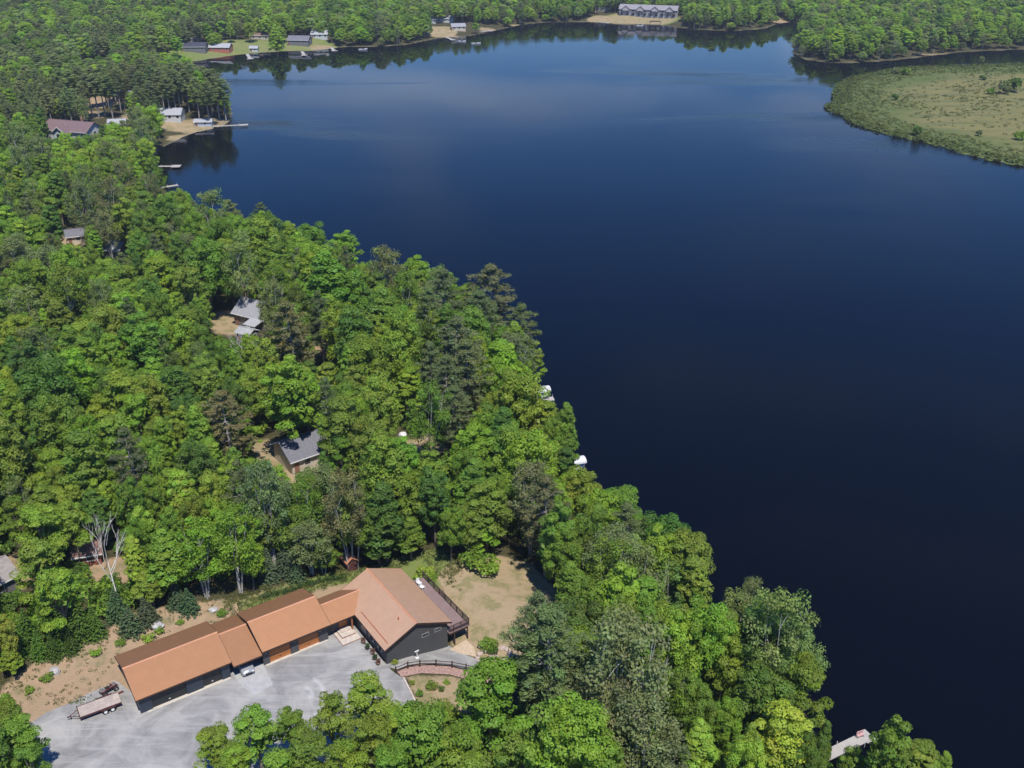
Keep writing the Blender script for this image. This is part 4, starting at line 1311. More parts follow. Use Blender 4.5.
# the rest of the woods: one object, many more trees than anyone could count
keys = list(proto_obj.keys())
by_kind = {}
for i, (kd, pi) in enumerate(keys):
    by_kind.setdefault(kd, []).append(i)
n = len(mass)
pts = np.array([[t[0], t[1], 0] for t in mass]); pts[:, 2] = ground(pts[:, 0], pts[:, 1])
pid = np.zeros(n, np.int32); scl = np.zeros((n, 3)); tint = np.ones((n, 4)); rot = np.zeros((n, 3))
for i, t in enumerate(mass):
    kd = t[2]
    opts = by_kind[kd]
    if kd == 'pine':
        want = (t[6] >= 2) if len(t) > 6 else (t[1] > 380 and rng.random() < .5)
        o2 = [q for q in opts if (keys[q][1] >= 2) == want]
        opts = o2 or opts
    k = opts[rng.integers(len(opts))]
    pid[i] = k
    _, _, H, R = PROTO[keys[k][0]][keys[k][1]]
    s = t[4] / R
    scl[i] = (s, s * rng.uniform(.9, 1.1), t[5] / H)
    tint[i, :3] = np.array(TINT[t[3]]) * rng.uniform(.86, 1.28) * (1.15 if t[1] > 330 else 1) * rng.uniform(.93, 1.07, 3)
    rot[i, 2] = rng.uniform(0, 6.28)
me = bpy.data.meshes.new("woods"); me.from_pydata(pts.tolist(), [], [])
a = me.attributes.new("proto", 'INT', 'POINT'); a.data.foreach_set("value", pid)
a = me.attributes.new("scl", 'FLOAT_VECTOR', 'POINT'); a.data.foreach_set("vector", scl.astype(np.float32).ravel())
a = me.attributes.new("rot", 'FLOAT_VECTOR', 'POINT'); a.data.foreach_set("vector", rot.astype(np.float32).ravel())
a = me.attributes.new("tint", 'FLOAT_COLOR', 'POINT'); a.data.foreach_set("color", tint.astype(np.float32).ravel())
woods = bpy.data.objects.new("woods", me); COL.objects.link(woods)
tag(woods, "unbroken green woods of mixed broadleaf trees and pines around the lake", "woods", None, "stuff")


def scatter_group(name, protos, mtl):
    ng = bpy.data.node_groups.new(name, 'GeometryNodeTree')
    ng.interface.new_socket("Geometry", in_out='INPUT', socket_type='NodeSocketGeometry')
    ng.interface.new_socket("Geometry", in_out='OUTPUT', socket_type='NodeSocketGeometry')
    L = ng.links.new
    gi = ng.nodes.new("NodeGroupInput"); go = ng.nodes.new("NodeGroupOutput")
    J = ng.nodes.new("GeometryNodeJoinGeometry")

    def named(nm, ty):
        q = ng.nodes.new("GeometryNodeInputNamedAttribute"); q.data_type = ty; q.inputs["Name"].default_value = nm
        return q.outputs["Attribute"]
    A, B, C_ = named("proto", 'INT'), named("rot", 'FLOAT_VECTOR'), named("scl", 'FLOAT_VECTOR')
    e2r = ng.nodes.new("FunctionNodeEulerToRotation"); L(B, e2r.inputs[0])
    for i, (crown, trunk) in enumerate(protos):
        parts = ng.nodes.new("GeometryNodeJoinGeometry")
        oi = ng.nodes.new("GeometryNodeObjectInfo"); oi.inputs["Object"].default_value = crown
        sm = ng.nodes.new("GeometryNodeSetMaterial"); sm.inputs["Material"].default_value = mtl
        L(oi.outputs["Geometry"], sm.inputs["Geometry"]); L(sm.outputs[0], parts.inputs[0])
        if trunk is not None:
            oj = ng.nodes.new("GeometryNodeObjectInfo"); oj.inputs["Object"].default_value = trunk
            L(oj.outputs["Geometry"], parts.inputs[0])
        g2 = ng.nodes.new("GeometryNodeGeometryToInstance"); L(parts.outputs[0], g2.inputs[0])
        cp = ng.nodes.new("FunctionNodeCompare"); cp.data_type = 'INT'; cp.operation = 'EQUAL'
        ii = [s for s in cp.inputs if s.type == 'INT']
        L(A, ii[0]); ii[1].default_value = i
        ip = ng.nodes.new("GeometryNodeInstanceOnPoints")
        L(gi.outputs[0], ip.inputs["Points"]); L(g2.outputs[0], ip.inputs["Instance"])
        L([s for s in cp.outputs if s.type == 'BOOLEAN'][0], ip.inputs["Selection"])
        L(e2r.outputs[0], ip.inputs["Rotation"]); L(C_, ip.inputs["Scale"])
        L(ip.outputs[0], J.inputs[0])
    L(J.outputs[0], go.inputs[0])
    return ng


md = woods.modifiers.new("scatter", 'NODES'); md.node_group = scatter_group("woods_scatter", [proto_obj[k] for k in keys], LEAF_W)
print("solo", len(solo), "mass", len(mass), "near", len(trees), "far", len(far))

# ------------------------------------------------------------------ shrubs and low plants one can count
SHRUBM = [shrub_crown(300 + i, 1., 1.35, 9, .105).mesh("shrub_foliage", LEAF) for i in range(3)]


def shrub(px_, py_, r, h, colour, label, name="shrub", group=None, z=4.0, xy=None):
    x, y = at(px_, py_, z) if xy is None else xy
    o = bpy.data.objects.new(name, SHRUBM[int(abs(px_) + abs(py_)) % 3])
    o.location = (x, y, g1(x, y) - .05); o.scale = (r, r, h / 1.35); o.rotation_euler = (0, 0, rng.uniform(0, 6))
    o.color = (*(np.array(TINT[colour]) * rng.uniform(.9, 1.1, 3)), 1)
    COL.objects.link(o)
    return tag(o, label, "shrub", group)


shrub(432, 687, .85, 1.2, 'mid green', "round dark green shrub, largest in the planted bed below the rail fence")
shrub(441, 688, .5, .7, 'deep green', "small dark shrub just right of the biggest bed shrub")
shrub(420, 695, .6, .8, 'mid green', "mid-sized green shrub close to the pale stone kerb")
shrub(412, 684, .45, .6, 'yellow green', "low yellow-green shrub at the bed corner by the kerb")
shrub(447, 679, .5, .5, 'yellow green', "low yellow-green tuft against the brick border in the bed's middle")
shrub(395, 664, .5, .9, 'lime', "pale lime plant at the charcoal gable's left corner")
shrub(489, 648, 1.5, 1.5, 'mid green', "broad green bush between the dry lawn and the boulder rings", z=2.6)
shrub(494, 654, .8, 1.6, 'deep green', "dark clump of leaves standing between the two boulder rings", z=2.6)
shrub(476, 566, 2.4, 3.4, 'mid green', "big leafy bush under the trees at the top of the dry lawn, left one", z=3.5)
shrub(489, 571, 2.0, 2.8, 'bright green', "bright leafy bush under the trees at the top of the dry lawn, right one", z=3.5)
shrub(424, 569, 1.6, 1.5, 'lime', "bright lime bush beside the deck's far end")
shrub(432, 573, 1.0, 1.1, 'yellow green', "yellow-green bush right behind the deck railing's far end")
for i, (a, b_, r, h, c) in enumerate([(205, 627, .8, 1.0, 'mid green'), (148, 637, .9, 1.1, 'lime'), (160, 630, .7, .9, 'bright green'), (222, 612, .8, 1.2, 'mid green'), (180, 621, .6, .8, 'yellow green'), (96, 652, .8, 1.0, 'bright green'),
                                     (120, 642, .8, .9, 'mid green'), (46, 676, .9, .9, 'mid green'), (28, 688, .7, .8, 'bright green')]):
    shrub(a, b_, r, h, c, "%s shrub on the dirt bank behind the left garage, %s from the trailer yard" % ({'mid green': 'mid green', 'lime': 'lime', 'bright green': 'bright green', 'yellow green': 'yellow-green'}[c], ['seventh', 'fifth', 'sixth', 'ninth', 'eighth', 'third', 'fourth', 'second', 'first'][i]), group="shrubs along the dirt bank", z=4.8)
HB = at_list([(262, 596), (285, 590), (308, 583), (330, 577), (345, 573)], 4.6)
hd = Crown(900)
for i in range(len(HB) - 1):
    for q in np.arange(0, 1, .12):
        p = HB[i] + (HB[i + 1] - HB[i]) * q + hd.r.normal(size=2) * .12
        hd.clump((p[0] - HB[0][0], p[1] - HB[0][1], g1(*p) - g1(*HB[0]) + .35), .5, 34, .11, .9, hd.r.uniform(.85, 1.15), .7)
o = bpy.data.objects.new("hedge", hd.mesh("hedge", LEAF)); o.location = (*HB[0], g1(*HB[0])); o.color = (.05, .095, .022, 1); COL.objects.link(o)
tag(o, "low clipped green hedge along the rear bank behind the middle garage", "hedge")

# rear bank weeds: uncountable
wd = Crown(901)
for i in range(2600):
    px_, py_ = rng.uniform(225, 460), rng.uniform(540, 618)
    p = at(px_, py_, 4.8); q = np.array([(p - O) @ BD, (p - O) @ AD])
    if q[1] < 10.2 and q[0] < 46: continue
    if sdist(REARG, [p[0]], [p[1]])[0] < -1 and rng.random() < .7: continue
    wd.clump((p[0], p[1], g1(*p) + .1), rng.uniform(.25, .6), 20, .095, .7, rng.uniform(.7, 1.25), .5, .9, .6)
for i in range(1200):
    px_, py_ = rng.uniform(-5, 232), rng.uniform(600, 700)
    p = at(px_, py_, 4.8); s_ = sdist(REAR, [p[0]], [p[1]])[0]; q = np.array([(p - O) @ BD, (p - O) @ AD])
    if s_ > 2.2 and rng.random() < .75 or (q[1] < 10 and q[0] > -2) or s_ < -5: continue
    wd.clump((p[0], p[1], g1(*p) + .1), rng.uniform(.2, .45), 14, .085, .7, rng.uniform(.7, 1.3), .5, .9, .6)
o = bpy.data.objects.new("weeds", wd.mesh("weeds", LEAF)); o.color = (.12, .135, .035, 1); COL.objects.link(o)
tag(o, "patchy green and straw weeds on the bank behind the garages", "weeds", None, "stuff")

# understory: low leaf cover on the forest floor near the camera
ug = []
for x, y in zip(rng.uniform(-130, 60, 9000), rng.uniform(70, 300, 9000)):
    cx, cy, pm = pix(x, y, 5)
    if cx < -60 or cx > 1000 or cy > 830 or sdist(LOTPX, [cx], [cy])[0] > -12 and y < 135: continue
    bx_, ay_ = (np.array([x, y]) - O) @ BD, (np.array([x, y]) - O) @ AD
    if -16 < bx_ < 47 and -22 < ay_ < 13: continue
    if in_clearing(x, y) or sdist(MAIN, [x], [y])[0] < 1: continue
    if any(a - 6 < cx < c + 6 and b - 4 < cy < d + 10 and y < Y + 12 for a, b, c, d, Y in KEEP): continue
    ug.append((x, y))
ug = np.array(ug); nu = len(ug)
me = bpy.data.meshes.new("undergrowth"); me.from_pydata(np.column_stack([ug, ground(ug[:, 0], ug[:, 1])]).tolist(), [], [])
sc_ = rng.uniform(.8, 2.2, nu)
for nm, ty, arr in (("scl", 'FLOAT_VECTOR', np.column_stack([sc_, sc_, sc_ * rng.uniform(.6, 1.5, nu)])), ("rot", 'FLOAT_VECTOR', np.column_stack([np.zeros(nu), np.zeros(nu), rng.uniform(0, 6, nu)]))):
    a = me.attributes.new(nm, ty, 'POINT'); a.data.foreach_set("vector", arr.astype(np.float32).ravel())
a = me.attributes.new("proto", 'INT', 'POINT'); a.data.foreach_set("value", rng.integers(0, 3, nu).astype(np.int32))
a = me.attributes.new("tint", 'FLOAT_COLOR', 'POINT')
tt = np.array([TINT[('mid green', 'deep green', 'bright green', 'yellow green')[k]] for k in rng.choice(4, nu, p=[.4, .3, .2, .1])]) * rng.uniform(.8, 1.15, (nu, 1))
a.data.foreach_set("color", np.column_stack([tt, np.ones(nu)]).astype(np.float32).ravel())
o = bpy.data.objects.new("undergrowth", me); COL.objects.link(o)
tag(o, "low leafy undergrowth covering the forest floor", "undergrowth", None, "stuff")
shr = [bpy.data.objects[n_] for n_ in ("shrub", "shrub.001", "shrub.002")]
seen_m = {}
for ob in bpy.data.objects:
    if ob.name.startswith("shrub") and ob.type == 'MESH' and ob.data.name not in seen_m: seen_m[ob.data.name] = ob
pl_ = list(seen_m.values()); pl_ = (pl_ * 3)[:3]
o.modifiers.new("scatter", 'NODES').node_group = scatter_group("undergrowth_scatter", [(q, None) for q in pl_], LEAF_W)

# planters along the shaded left wall of the house
for i, (b_, a_) in enumerate(((29.3, -3.6), (29.2, -5.0), (29.35, -6.3), (29.1, -7.4), (29.0, -8.5))):
    x, y = loc(b_, a_)
    t = empty("planter", x, y, 4.06, rng.uniform(0, 3), "potted plant in the shade along the house's left wall, %s from the steps" % ["first", "second", "third", "fourth", "fifth"][i], "planter", "planters along the left wall")
    mb = MB(); mb.tube([(0, 0, 0), (0, 0, .4), (0, 0, .45)], [.2, .29, .31], 14); mb.build("pot", (POT, POTD)[i % 2], t, True)
    o = bpy.data.objects.new("plant", SHRUBM[i % 3]); o.parent = t; o.location = (0, 0, .3); o.scale = (.38, .38, .5); o.color = (.06, .11, .03, 1) if i % 2 else (.16, .08, .06, 1); COL.objects.link(o)

# ------------------------------------------------------------------ other buildings
def cottage(name, x, y, z, rz, L, W, hw, rise, roofm, wallm, label, cat="house", over=.5, wins=2, door=True, chimney=False, zb=-2.0, gable_trim=None):
    """gabled building, ridge along local x, centred on its base"""
    t = empty(name, x, y, z, rz, label, cat)
    sl = rise / (W / 2)
    MB().extrude([(-W / 2, zb), (W / 2, zb), (W / 2, hw), (0, hw + rise), (-W / 2, hw)], 'x', -L / 2, L / 2).build("wall", wallm, t)
    mb = MB(); e = W / 2 + over; ze = hw - over * sl + .16; zr = hw + rise + .16
    mb.hexa([(-L / 2 - over, -e, ze), (L / 2 + over, -e, ze), (L / 2 + over, 0, zr), (-L / 2 - over, 0, zr)], .14)
    mb.hexa([(-L / 2 - over, 0, zr), (L / 2 + over, 0, zr), (L / 2 + over, e, ze), (-L / 2 - over, e, ze)], .14)
    r = mb.build("roof", roofm, t)
    MB().box(-L / 2 - over, L / 2 + over, -.12, .12, zr + .002, zr + .05).build("ridge_cap", roofm, r)
    fm = gable_trim or TRIMW
    f = MB()
    for s in (-1, 1):
        f.box(-L / 2 - over, L / 2 + over, s * (e + .04) - .03, s * (e + .04) + .03, ze - .2, ze - .005)
    f.build("fascia", fm, r)
    if chimney: MB().box(L * .18, L * .18 + .7, W * .1, W * .1 + .6, hw, zr + .8).build("chimney", mat("chimney_brick", (.3, .16, .12), .9, .2, 4), r)
    for s in (-1, 1):
        for i in range(wins):
            xc = -L / 2 + (i + .5) * L / wins + (.0 if not door else L / wins * .12)
            yy = s * W / 2
            window_y(t, xc - .55, xc + .55, yy, hw * .4, hw * .82, TRIMW, s)
    for s in ((-1, 1) if wins else ()):   # a window in each gable
        xa, xb = sorted((s * (L / 2 + .004), s * (L / 2 + .05)))
        o_ = MB().box(xa, xb, -.75, .75, hw * .38, hw * .85).build("window", TRIMW, t)
        xa, xb = sorted((s * (L / 2 + .052), s * (L / 2 + .06)))
        MB().box(xa, xb, -.65, .65, hw * .42, hw * .81).build("pane", GLASS, o_)
    if door:
        xd = -L / 2 + .9
        d_ = MB().box(xd - .45, xd + .45, -W / 2 - .05, -W / 2 - .003, 0, min(2.1, hw * .85)).build("door", mat("door_paint", (.25, .12, .08), .6, .1, 2), t)
        MB().box(xd + .3, xd + .36, -W / 2 - .09, -W / 2 - .051, .95, 1.05).build("handle", RIM, d_)
    return t


SHG = mat("grey_shingles", (.27, .27, .285), .9, .12, 3, 0, .4); SHS = mat("slate_shingles", (.15, .148, .165), .85, .12, 3, 0, .4)
SHM = mat("mauve_brown_shingles", (.17, .115, .115), .9, .15, 2, 0, .4); SHB = mat("brown_shingles", (.20, .12, .10), .9, .15, 2, 0, .4)
SHL = mat("pale_shingles", (.33, .335, .345), .8, .08, 2); SHD = mat("dark_navy_shingles", (.045, .048, .065), .85, .1, 2)
CREAM = mat("cream_siding", (.52, .46, .36), .8, .08, 2); GREYW = mat("grey_siding", (.16, .155, .15), .8, .1, 2); WHITEW = mat("white_siding", (.52, .52, .5), .7, .05, 2)
REDW = mat("red_brick_wall", (.40, .13, .08), .85, .15, 3); TAUPE = mat("taupe_siding", (.25, .22, .21), .8, .1, 2)

c1 = (at(231, 308, 8) + at(263, 316, 8)) / 2; d1 = at(263, 316, 8) - at(231, 308, 8); r1 = math.atan2(d1[1], d1[0])
nv = np.array([-math.sin(r1), math.cos(r1)])
cc = c1 + nv * 3.8
t = cottage("cottage", cc[0], cc[1], g1(*cc), r1, 9.2, 7.0, 3.0, 2.4, SHG, GREYW, "cottage with a plain light grey shingled roof beside the tan clearing in the forest", "cottage")
lw = MB().hexa([(1.0, -6.6, 2.2), (4.6, -6.6, 2.2), (4.6, -3.6, 2.75), (1.0, -3.6, 2.75)], .15).build("porch_roof", SHL, t)
for xx in (1.2, 4.4): MB().box(xx - .07, xx + .07, -6.45, -6.31, -1, 2.07).build("porch_post", TRIMW, t)
x, y = at(247, 331, 6)
cottage("shed", x, y, g1(x, y), r1, 4.0, 3.0, 1.9, .7, SHL, GREYW, "small pale-roofed shed in front of the grey-roofed cottage", "shed", .25, 1, True)

ra = at(274.5, 442, 9.5); rb = at(320, 427, 9.5); d2 = (rb - ra) / np.hypot(*(rb - ra)); r2 = math.atan2(d2[1], d2[0])
cc = ra + d2 * 6.0
cottage("cottage", cc[0], cc[1], g1(*cc), r2, 9.6, 7.2, 3.0, 2.0, SHS, CREAM, "cream-gabled cottage with a dark slate roof half under leaning trees", "cottage", .5, 2, True)

cc = (at(50, 123, 9) + at(95, 128, 9)) / 2
t = cottage("house", cc[0], cc[1], g1(*cc), -.32, 21, 10, 3.6, 2.8, SHM, WHITEW, "wide mauve-brown roofed house with a white front gable deep in the left forest", "house", .6, 4, True, True)
MB().extrude([(-3.0, -2), (3.0, -2), (3.0, 3.4), (0, 5.6), (-3.0, 3.4)], 'y', -8.4, -5.06).build("gable_wing", mat("pale_teal_siding", (.45, .55, .55), .7, .08, 2), t)
mb = MB(); mb.hexa([(-3.6, -9, 3.1), (0, -9, 5.8), (0, -1.0, 5.8), (-3.6, -1.0, 3.1)], .15); mb.hexa([(0, -9, 5.8), (3.6, -9, 3.1), (3.6, -1.0, 3.1), (0, -1.0, 5.8)], .15)
mb.build("wing_roof", SHM, t)
mb = MB(); mb.hexa([(-3.6, -9.06, 3.12), (0, -9.06, 5.82), (0, -9.002, 5.82), (-3.6, -9.002, 3.12)], .35); mb.hexa([(0, -9.06, 5.82), (3.6, -9.06, 3.12), (3.6, -9.002, 3.12), (0, -9.002, 5.82)], .35)
mb.build("white_bargeboard", TRIMW, t)
window_y(t, -1.2, 1.2, -8.4, .8, 2.8)

for nm, px_, py_, z_, rz, L, W, hw, ri, rm, wm, lb, cat in [
    ("cottage", 171, 116, 4, .05, 10.5, 8, 2.8, 1.9, SHL, WHITEW, "pale grey-roofed cottage under the pines on the little peninsula", "cottage"),
    ("garage", 118, 127, 4, .2, 7, 6, 2.6, 1.5, SHL, WHITEW, "small light grey-roofed garage between the mauve-roofed house and the yellow-green tree", "garage"),
    ("boathouse", 204, 124.5, .9, .1, 7.5, 4.5, 2.0, .8, SHL, mat("pale_blue_siding", (.42, .47, .52), .7, .06, 2), "low pale boathouse at the peninsula's water edge", "boathouse"),
    ("cabin", 115, 254, 5, -.2, 6, 5, 2.6, 1.6, SHL, TAUPE, "cabin with a pale bluish roof between leafy crowns on the left", "cabin"),
    ("cabin", 76, 238, 5, .4, 5, 4, 2.4, 1.4, SHS, CREAM, "tiny cream cabin with a dark grey roof in a gap of the far left forest", "cabin"),
    ("shed", 90, 560, 5, .3, 3.6, 3.2, 2.1, 1.0, SHB, mat("shed_red", (.25, .10, .07), .8, .15, 2), "small brown-roofed shed behind the leafless white tree", "shed"),
    ("shed", -13, 594, 5, .9, 7, 6, 2.8, 1.6, mat("weathered_grey_roof", (.26, .23, .22), .9, .12, 2), GREYW, "grey-roofed outbuilding cut by the photo's left edge", "shed"),
    ("house", 195, 50, 3, .06, 15, 9, 2.9, 2.0, SHD, GREYW, "long dark navy-roofed house on the far lawn, leftmost by the water", "house"),
    ("house", 221, 48.5, 3, -.05, 13, 8, 2.8, 1.8, SHL, REDW, "white-roofed red brick house on the far lawn", "house"),
    ("house", 190, 42, 4, .1, 12, 8, 2.8, 1.8, SHB, TAUPE, "brown-roofed house among trees just above the navy-roofed house", "house"),
    ("house", 261, 38, 4, -.1, 13, 8, 2.8, 1.8, SHB, CREAM, "tan house with a brown roof left of the tall bright far tree", "house"),
    ("house", 300, 42.5, 3, -.12, 14, 9, 2.9, 2.2, SHS, GREYW, "slate-roofed lakeside house at the centre of the far left shore", "house"),
    ("house", 320, 37, 4, .05, 11, 8, 2.9, 2.0, SHL, WHITEW, "white-walled pale-roofed house just right of the slate-roofed lakeside house", "house"),
    ("shed", 254, 47, 3, 0, 5, 4, 2.2, 1.0, SHL, WHITEW, "small white shed left of the tall bright far tree", "shed"),
    ("house", 428, 20, 6, .1, 12, 8, 2.8, 1.8, SHL, WHITEW, "white house left of the two above the far sandy slope", "house"),
    ("house", 445, 19, 6, -.1, 13, 8, 2.8, 1.8, SHG, WHITEW, "grey-roofed white house at the top of the far sandy slope", "house"),
    ("house", 458, 27, 4, .2, 10, 7, 2.8, 1.6, SHG, CREAM, "cream cottage lowest beside the far sandy slope", "house"),
    ("house", 601, 10, 5, .1, 11, 8, 2.9, 1.8, SHB, CREAM, "small cream house left of the long grey townhouses", "house"),
    ("house", 100, 51, 4, .1, 20, 10, 3, 1.8, mat("tan_flat_roof", (.42, .36, .30), .9, .1, 2), TAUPE, "long tan-roofed building in the upper left clearing", "building"),
    ("house", 128, 100, 4, .1, 12, 8, 2.8, 1.6, SHG, TAUPE, "grey-roofed house behind the sunlit lawn and the peninsula pines", "house"),
]:
    x, y = at(px_, py_, z_)
    cottage(nm, x, y, g1(x, y), rz, L, W, hw, ri, rm, wm, lb, cat, .4, 3 if L > 9 else 1, True)

# the little orange-roofed hut at the edge of the trees
x, y = at(349, 558, 5)
hut = cottage("hut", x, y, g1(x, y), HROT + math.pi / 2, 1.9, 1.6, 1.7, .6, mat("orange_hut_roof", (.50, .22, .12), .6, .1, 2), mat("dark_red_boards", (.10, .035, .03), .8, .2, 3), "tiny hut with an orange roof and dark red walls at the forest edge", "hut", .2, 0, False, False, -.6, FASCIA)

# long townhouse block on the far shore
ta = at(622, 14, 4); tb = at(676, 16, 4)
tc_ = (ta + tb) / 2; rz = math.atan2(*(tb - ta)[::-1])
TH = stripe_mat("townhouse_siding", (.34, .32, .33), 2, .3, .7, .08, .3, 0, .7, .1, .3)
town = empty("townhouse_block", tc_[0], tc_[1], g1(*tc_), rz, "long two-storey grey townhouse block above a tan lawn on the far shore", "townhouses")
MB().extrude([(-5, -2), (5, -2), (5, 5.2), (0, 8), (-5, 5.2)], 'x', -23, 23).build("wall", TH, town)
mb = MB(); mb.hexa([(-23.5, -5.6, 5.05), (23.5, -5.6, 5.05), (23.5, 0, 8.2), (-23.5, 0, 8.2)], .2); mb.hexa([(-23.5, 0, 8.2), (23.5, 0, 8.2), (23.5, 5.6, 5.05), (-23.5, 5.6, 5.05)], .2)
rf = mb.build("roof", mat("townhouse_shingles", (.25, .235, .245), .9, .12, 1.5), town)
for k in range(4):
    xc = -17.5 + k * 11.6
    MB().extrude([(xc - 2.6, 4.0), (xc + 2.6, 4.0), (xc + 2.6, 5.6), (xc, 7.6), (xc - 2.6, 5.6)], 'y', -6.3, -1.5).build("dormer", mat("townhouse_gable", (.42, .39, .39), .8, .08, 2), rf)
    mb = MB(); mb.hexa([(xc - 3, -6.7, 5.45), (xc, -6.7, 7.8), (xc, -1.2, 7.8), (xc - 3, -1.2, 5.45)], .15); mb.hexa([(xc, -6.7, 7.8), (xc + 3, -6.7, 5.45), (xc + 3, -1.2, 5.45), (xc, -1.2, 7.8)], .15)
    mb.build("dormer_roof", mat("townhouse_shingles", (.36, .33, .35)), rf)
    MB().box(xc - .1 + 5.6, xc + .5 + 5.6, -.3, .3, 7.9, 9.2).build("chimney", mat("chimney_brick", (.3, .16, .12)), rf)
for k in range(10):
    xc = -20.8 + k * 4.6
    for z0, z1 in ((.3, 2.2), (3.1, 4.5)):
        window_y(town, xc - .9, xc + .9, -5, z0, z1)
bal = MB()
for k in range(10):
    xc = -20.8 + k * 4.6
    bal.box(xc - 1.6, xc + 1.6, -6.4, -5.06, 2.6, 2.75); bal.box(xc - 1.6, xc + 1.6, -6.4, -6.34, 3.5, 3.58)
bal.build("balcony", RAILM, town)

# ------------------------------------------------------------------ docks, lifts, boats
DOCKM = stripe_mat("dock_planks", (.40, .37, .33), 0, .25, .85, .12, .4, 0, .6, .1, .2)
CANV = mat("white_canvas", (.6, .6, .6), .7, .03, 1)
ALU = mat("aluminium_tube", (.6, .6, .6), .4, .05, 2, .5)


def dock(p0, p1, w, label, plat=None, z=.55):
    d_ = np.array(p1) - np.array(p0); L = float(np.hypot(*d_)); rz = math.atan2(d_[1], d_[0])
    t = empty("dock", p0[0], p0[1], z, rz, label, "dock")
    mb = MB().box(0, L, -w / 2, w / 2, 0, .12)
    if plat: mb.box(L + .002, L + plat[0], -plat[1] / 2, plat[1] / 2, -.002, .122)
    mb.build("deck", DOCKM, t)
    n_ = max(2, int(L / 3))
    for i in range(n_ + 1):
        for s in (-1, 1):
            MB().cyl((max(.15, min(L - .15, i * L / n_)), s * (w / 2 - .08), -2.2), .06, 2.9 if s > 0 else 2.19, 'z', 8).build("pile", ALU, t)
    return t


def canopy(x, y, rz, L, W, label):
    t = empty("boat_lift", x, y, 0, rz, label, "boat lift")
    n_ = 9; secs = []
    prof = [(math.cos(math.pi * i / n_) * W / 2, 2.5 + .75 * math.sin(math.pi * i / n_) ** .8) for i in range(n_ + 1)]
    mb = MB()
    inner = [(p[0] * .97, p[1] - .06) for p in prof]
    loop = prof + inner[::-1]
    mb.extrude(loop, 'x', -L / 2, L / 2)
    mb.build("canopy", CANV, t)
    fr = MB()
    for sx in (-1, 1):
        for sy in (-1, 1):
            fr.tube([(sx * L * .36, sy * W * .47, -1.6), (sx * L * .36, sy * W * .47, 2.5)], .05)
        fr.tube([(sx * L * .36, -W * .47, .7), (sx * L * .36, W * .47, .7)], .05)
    fr.build("frame", ALU, t)
    h = MB()
    sec = lambda x_, w_, zb, zt: [(x_, 0, zb), (x_, w_ * .8, zb + .25), (x_, w_, zt), (x_, -w_, zt), (x_, -w_ * .8, zb + .25)]
    loft(h, [sec(-L * .42, .85, .8, 1.5), sec(-L * .1, .95, .75, 1.5), sec(L * .25, .8, .8, 1.6), sec(L * .45, .12, 1.1, 1.7)])
    h.build("boat_hull", WHITEW, t)
    return t


p = at(551, 389, 2.8); canopy(p[0] - 2.0, p[1], .25, 3.6, 2.2, "boat lift with a white arched canopy, farther of the two beside the wooded shore")
p = at(551, 399, .6); dock((p[0] - 9, p[1] - 1.5), (p[0] + .6, p[1] + .2), 1.6, "short grey dock just below the farther white boat canopy")
p = at(587, 460, 2.8); canopy(p[0] - 2.0, p[1], .3, 3.4, 2.2, "boat lift with a white rounded canopy, nearer of the two, peeking out of the trees")
p = at(580, 474, .6); dock((p[0] - 8, p[1] - 1), (p[0] - .5, p[1]), 1.4, "short dock under branches below the nearer white canopy")
dock(at(796, 771, .7), at(862, 739, .7), 1.5, "pale plank dock sloping out of the shore trees at the lower right", (1.4, 1.9), .75)
p = at(860, 737, .9); t = empty("dock_bench", p[0], p[1], .88, .4, "small pinkish bench at the end of the lower right dock", "bench")
MB().box(-.5, .5, -.2, .2, .38, .44).build("seat", mat("faded_pink_wood", (.5, .3, .28), .8, .15, 3), t); MB().box(-.5, .5, .16, .2, .5, .9).build("backrest", mat("faded_pink_wood", (.5, .3, .28)), t)
for s in (-.42, .42): MB().box(s - .03, s + .03, -.18, .2, 0, .379).build("leg", ALU, t)
dock(at(150, 166.5, .6), at(172, 166.2, .6), 1.5, "tan plank dock with a square end reaching into the dark bay", (3.2, 3.4))
dock(at(158, 188, .6), at(178, 185, .6), 1.6, "low dock half hidden by leafy crowns, nearest in the bay")
dock(at(213, 126.5, .6), at(240, 125, .6), 1.5, "long white dock off the tip of the peninsula", (3.5, 2.6))
for px0, py0, px1, py1, lb in ((331, 47.5, 334, 50.5, "small pale dock right of the white-walled far house"), (247, 54, 250, 58.5, "white dock off the far lawn below the small white shed"), (302, 51.5, 304, 55, "pale dock below the slate-roofed lakeside house"),
                               (598, 21.8, 607, 22.8, "white dock left of the townhouse lawn"), (446, 37, 452, 39.5, "pale dock under the far sandy slope"), (480, 32, 489, 31, "light dock right of the far sandy slope")):
    dock(at(px0, py0, .6), at(px1, py1, .6), 2.0, lb, (2.5, 4))
# dark shore station at the townhouse lawn
p = at(655, 25.2, .5)
t = empty("swim_raft", p[0], p[1], .3, 0, "dark covered raft moored below the townhouse lawn", "raft")
MB().box(-4.2, 4.2, -1.6, 1.6, 0, .35).build("deck", RAILM, t); MB().hexa([(-4.2, -1.8, 3.0), (4.2, -1.8, 3.0), (4.2, 1.8, 3.2), (-4.2, 1.8, 3.2)], .2).build("roof", FASCIA, t)
for sx in (-4, 4):
    for sy in (-1.4, 1.4): MB().box(sx - .08, sx + .08, sy - .08, sy + .08, .351, 2.85).build("post", RAILM, t)


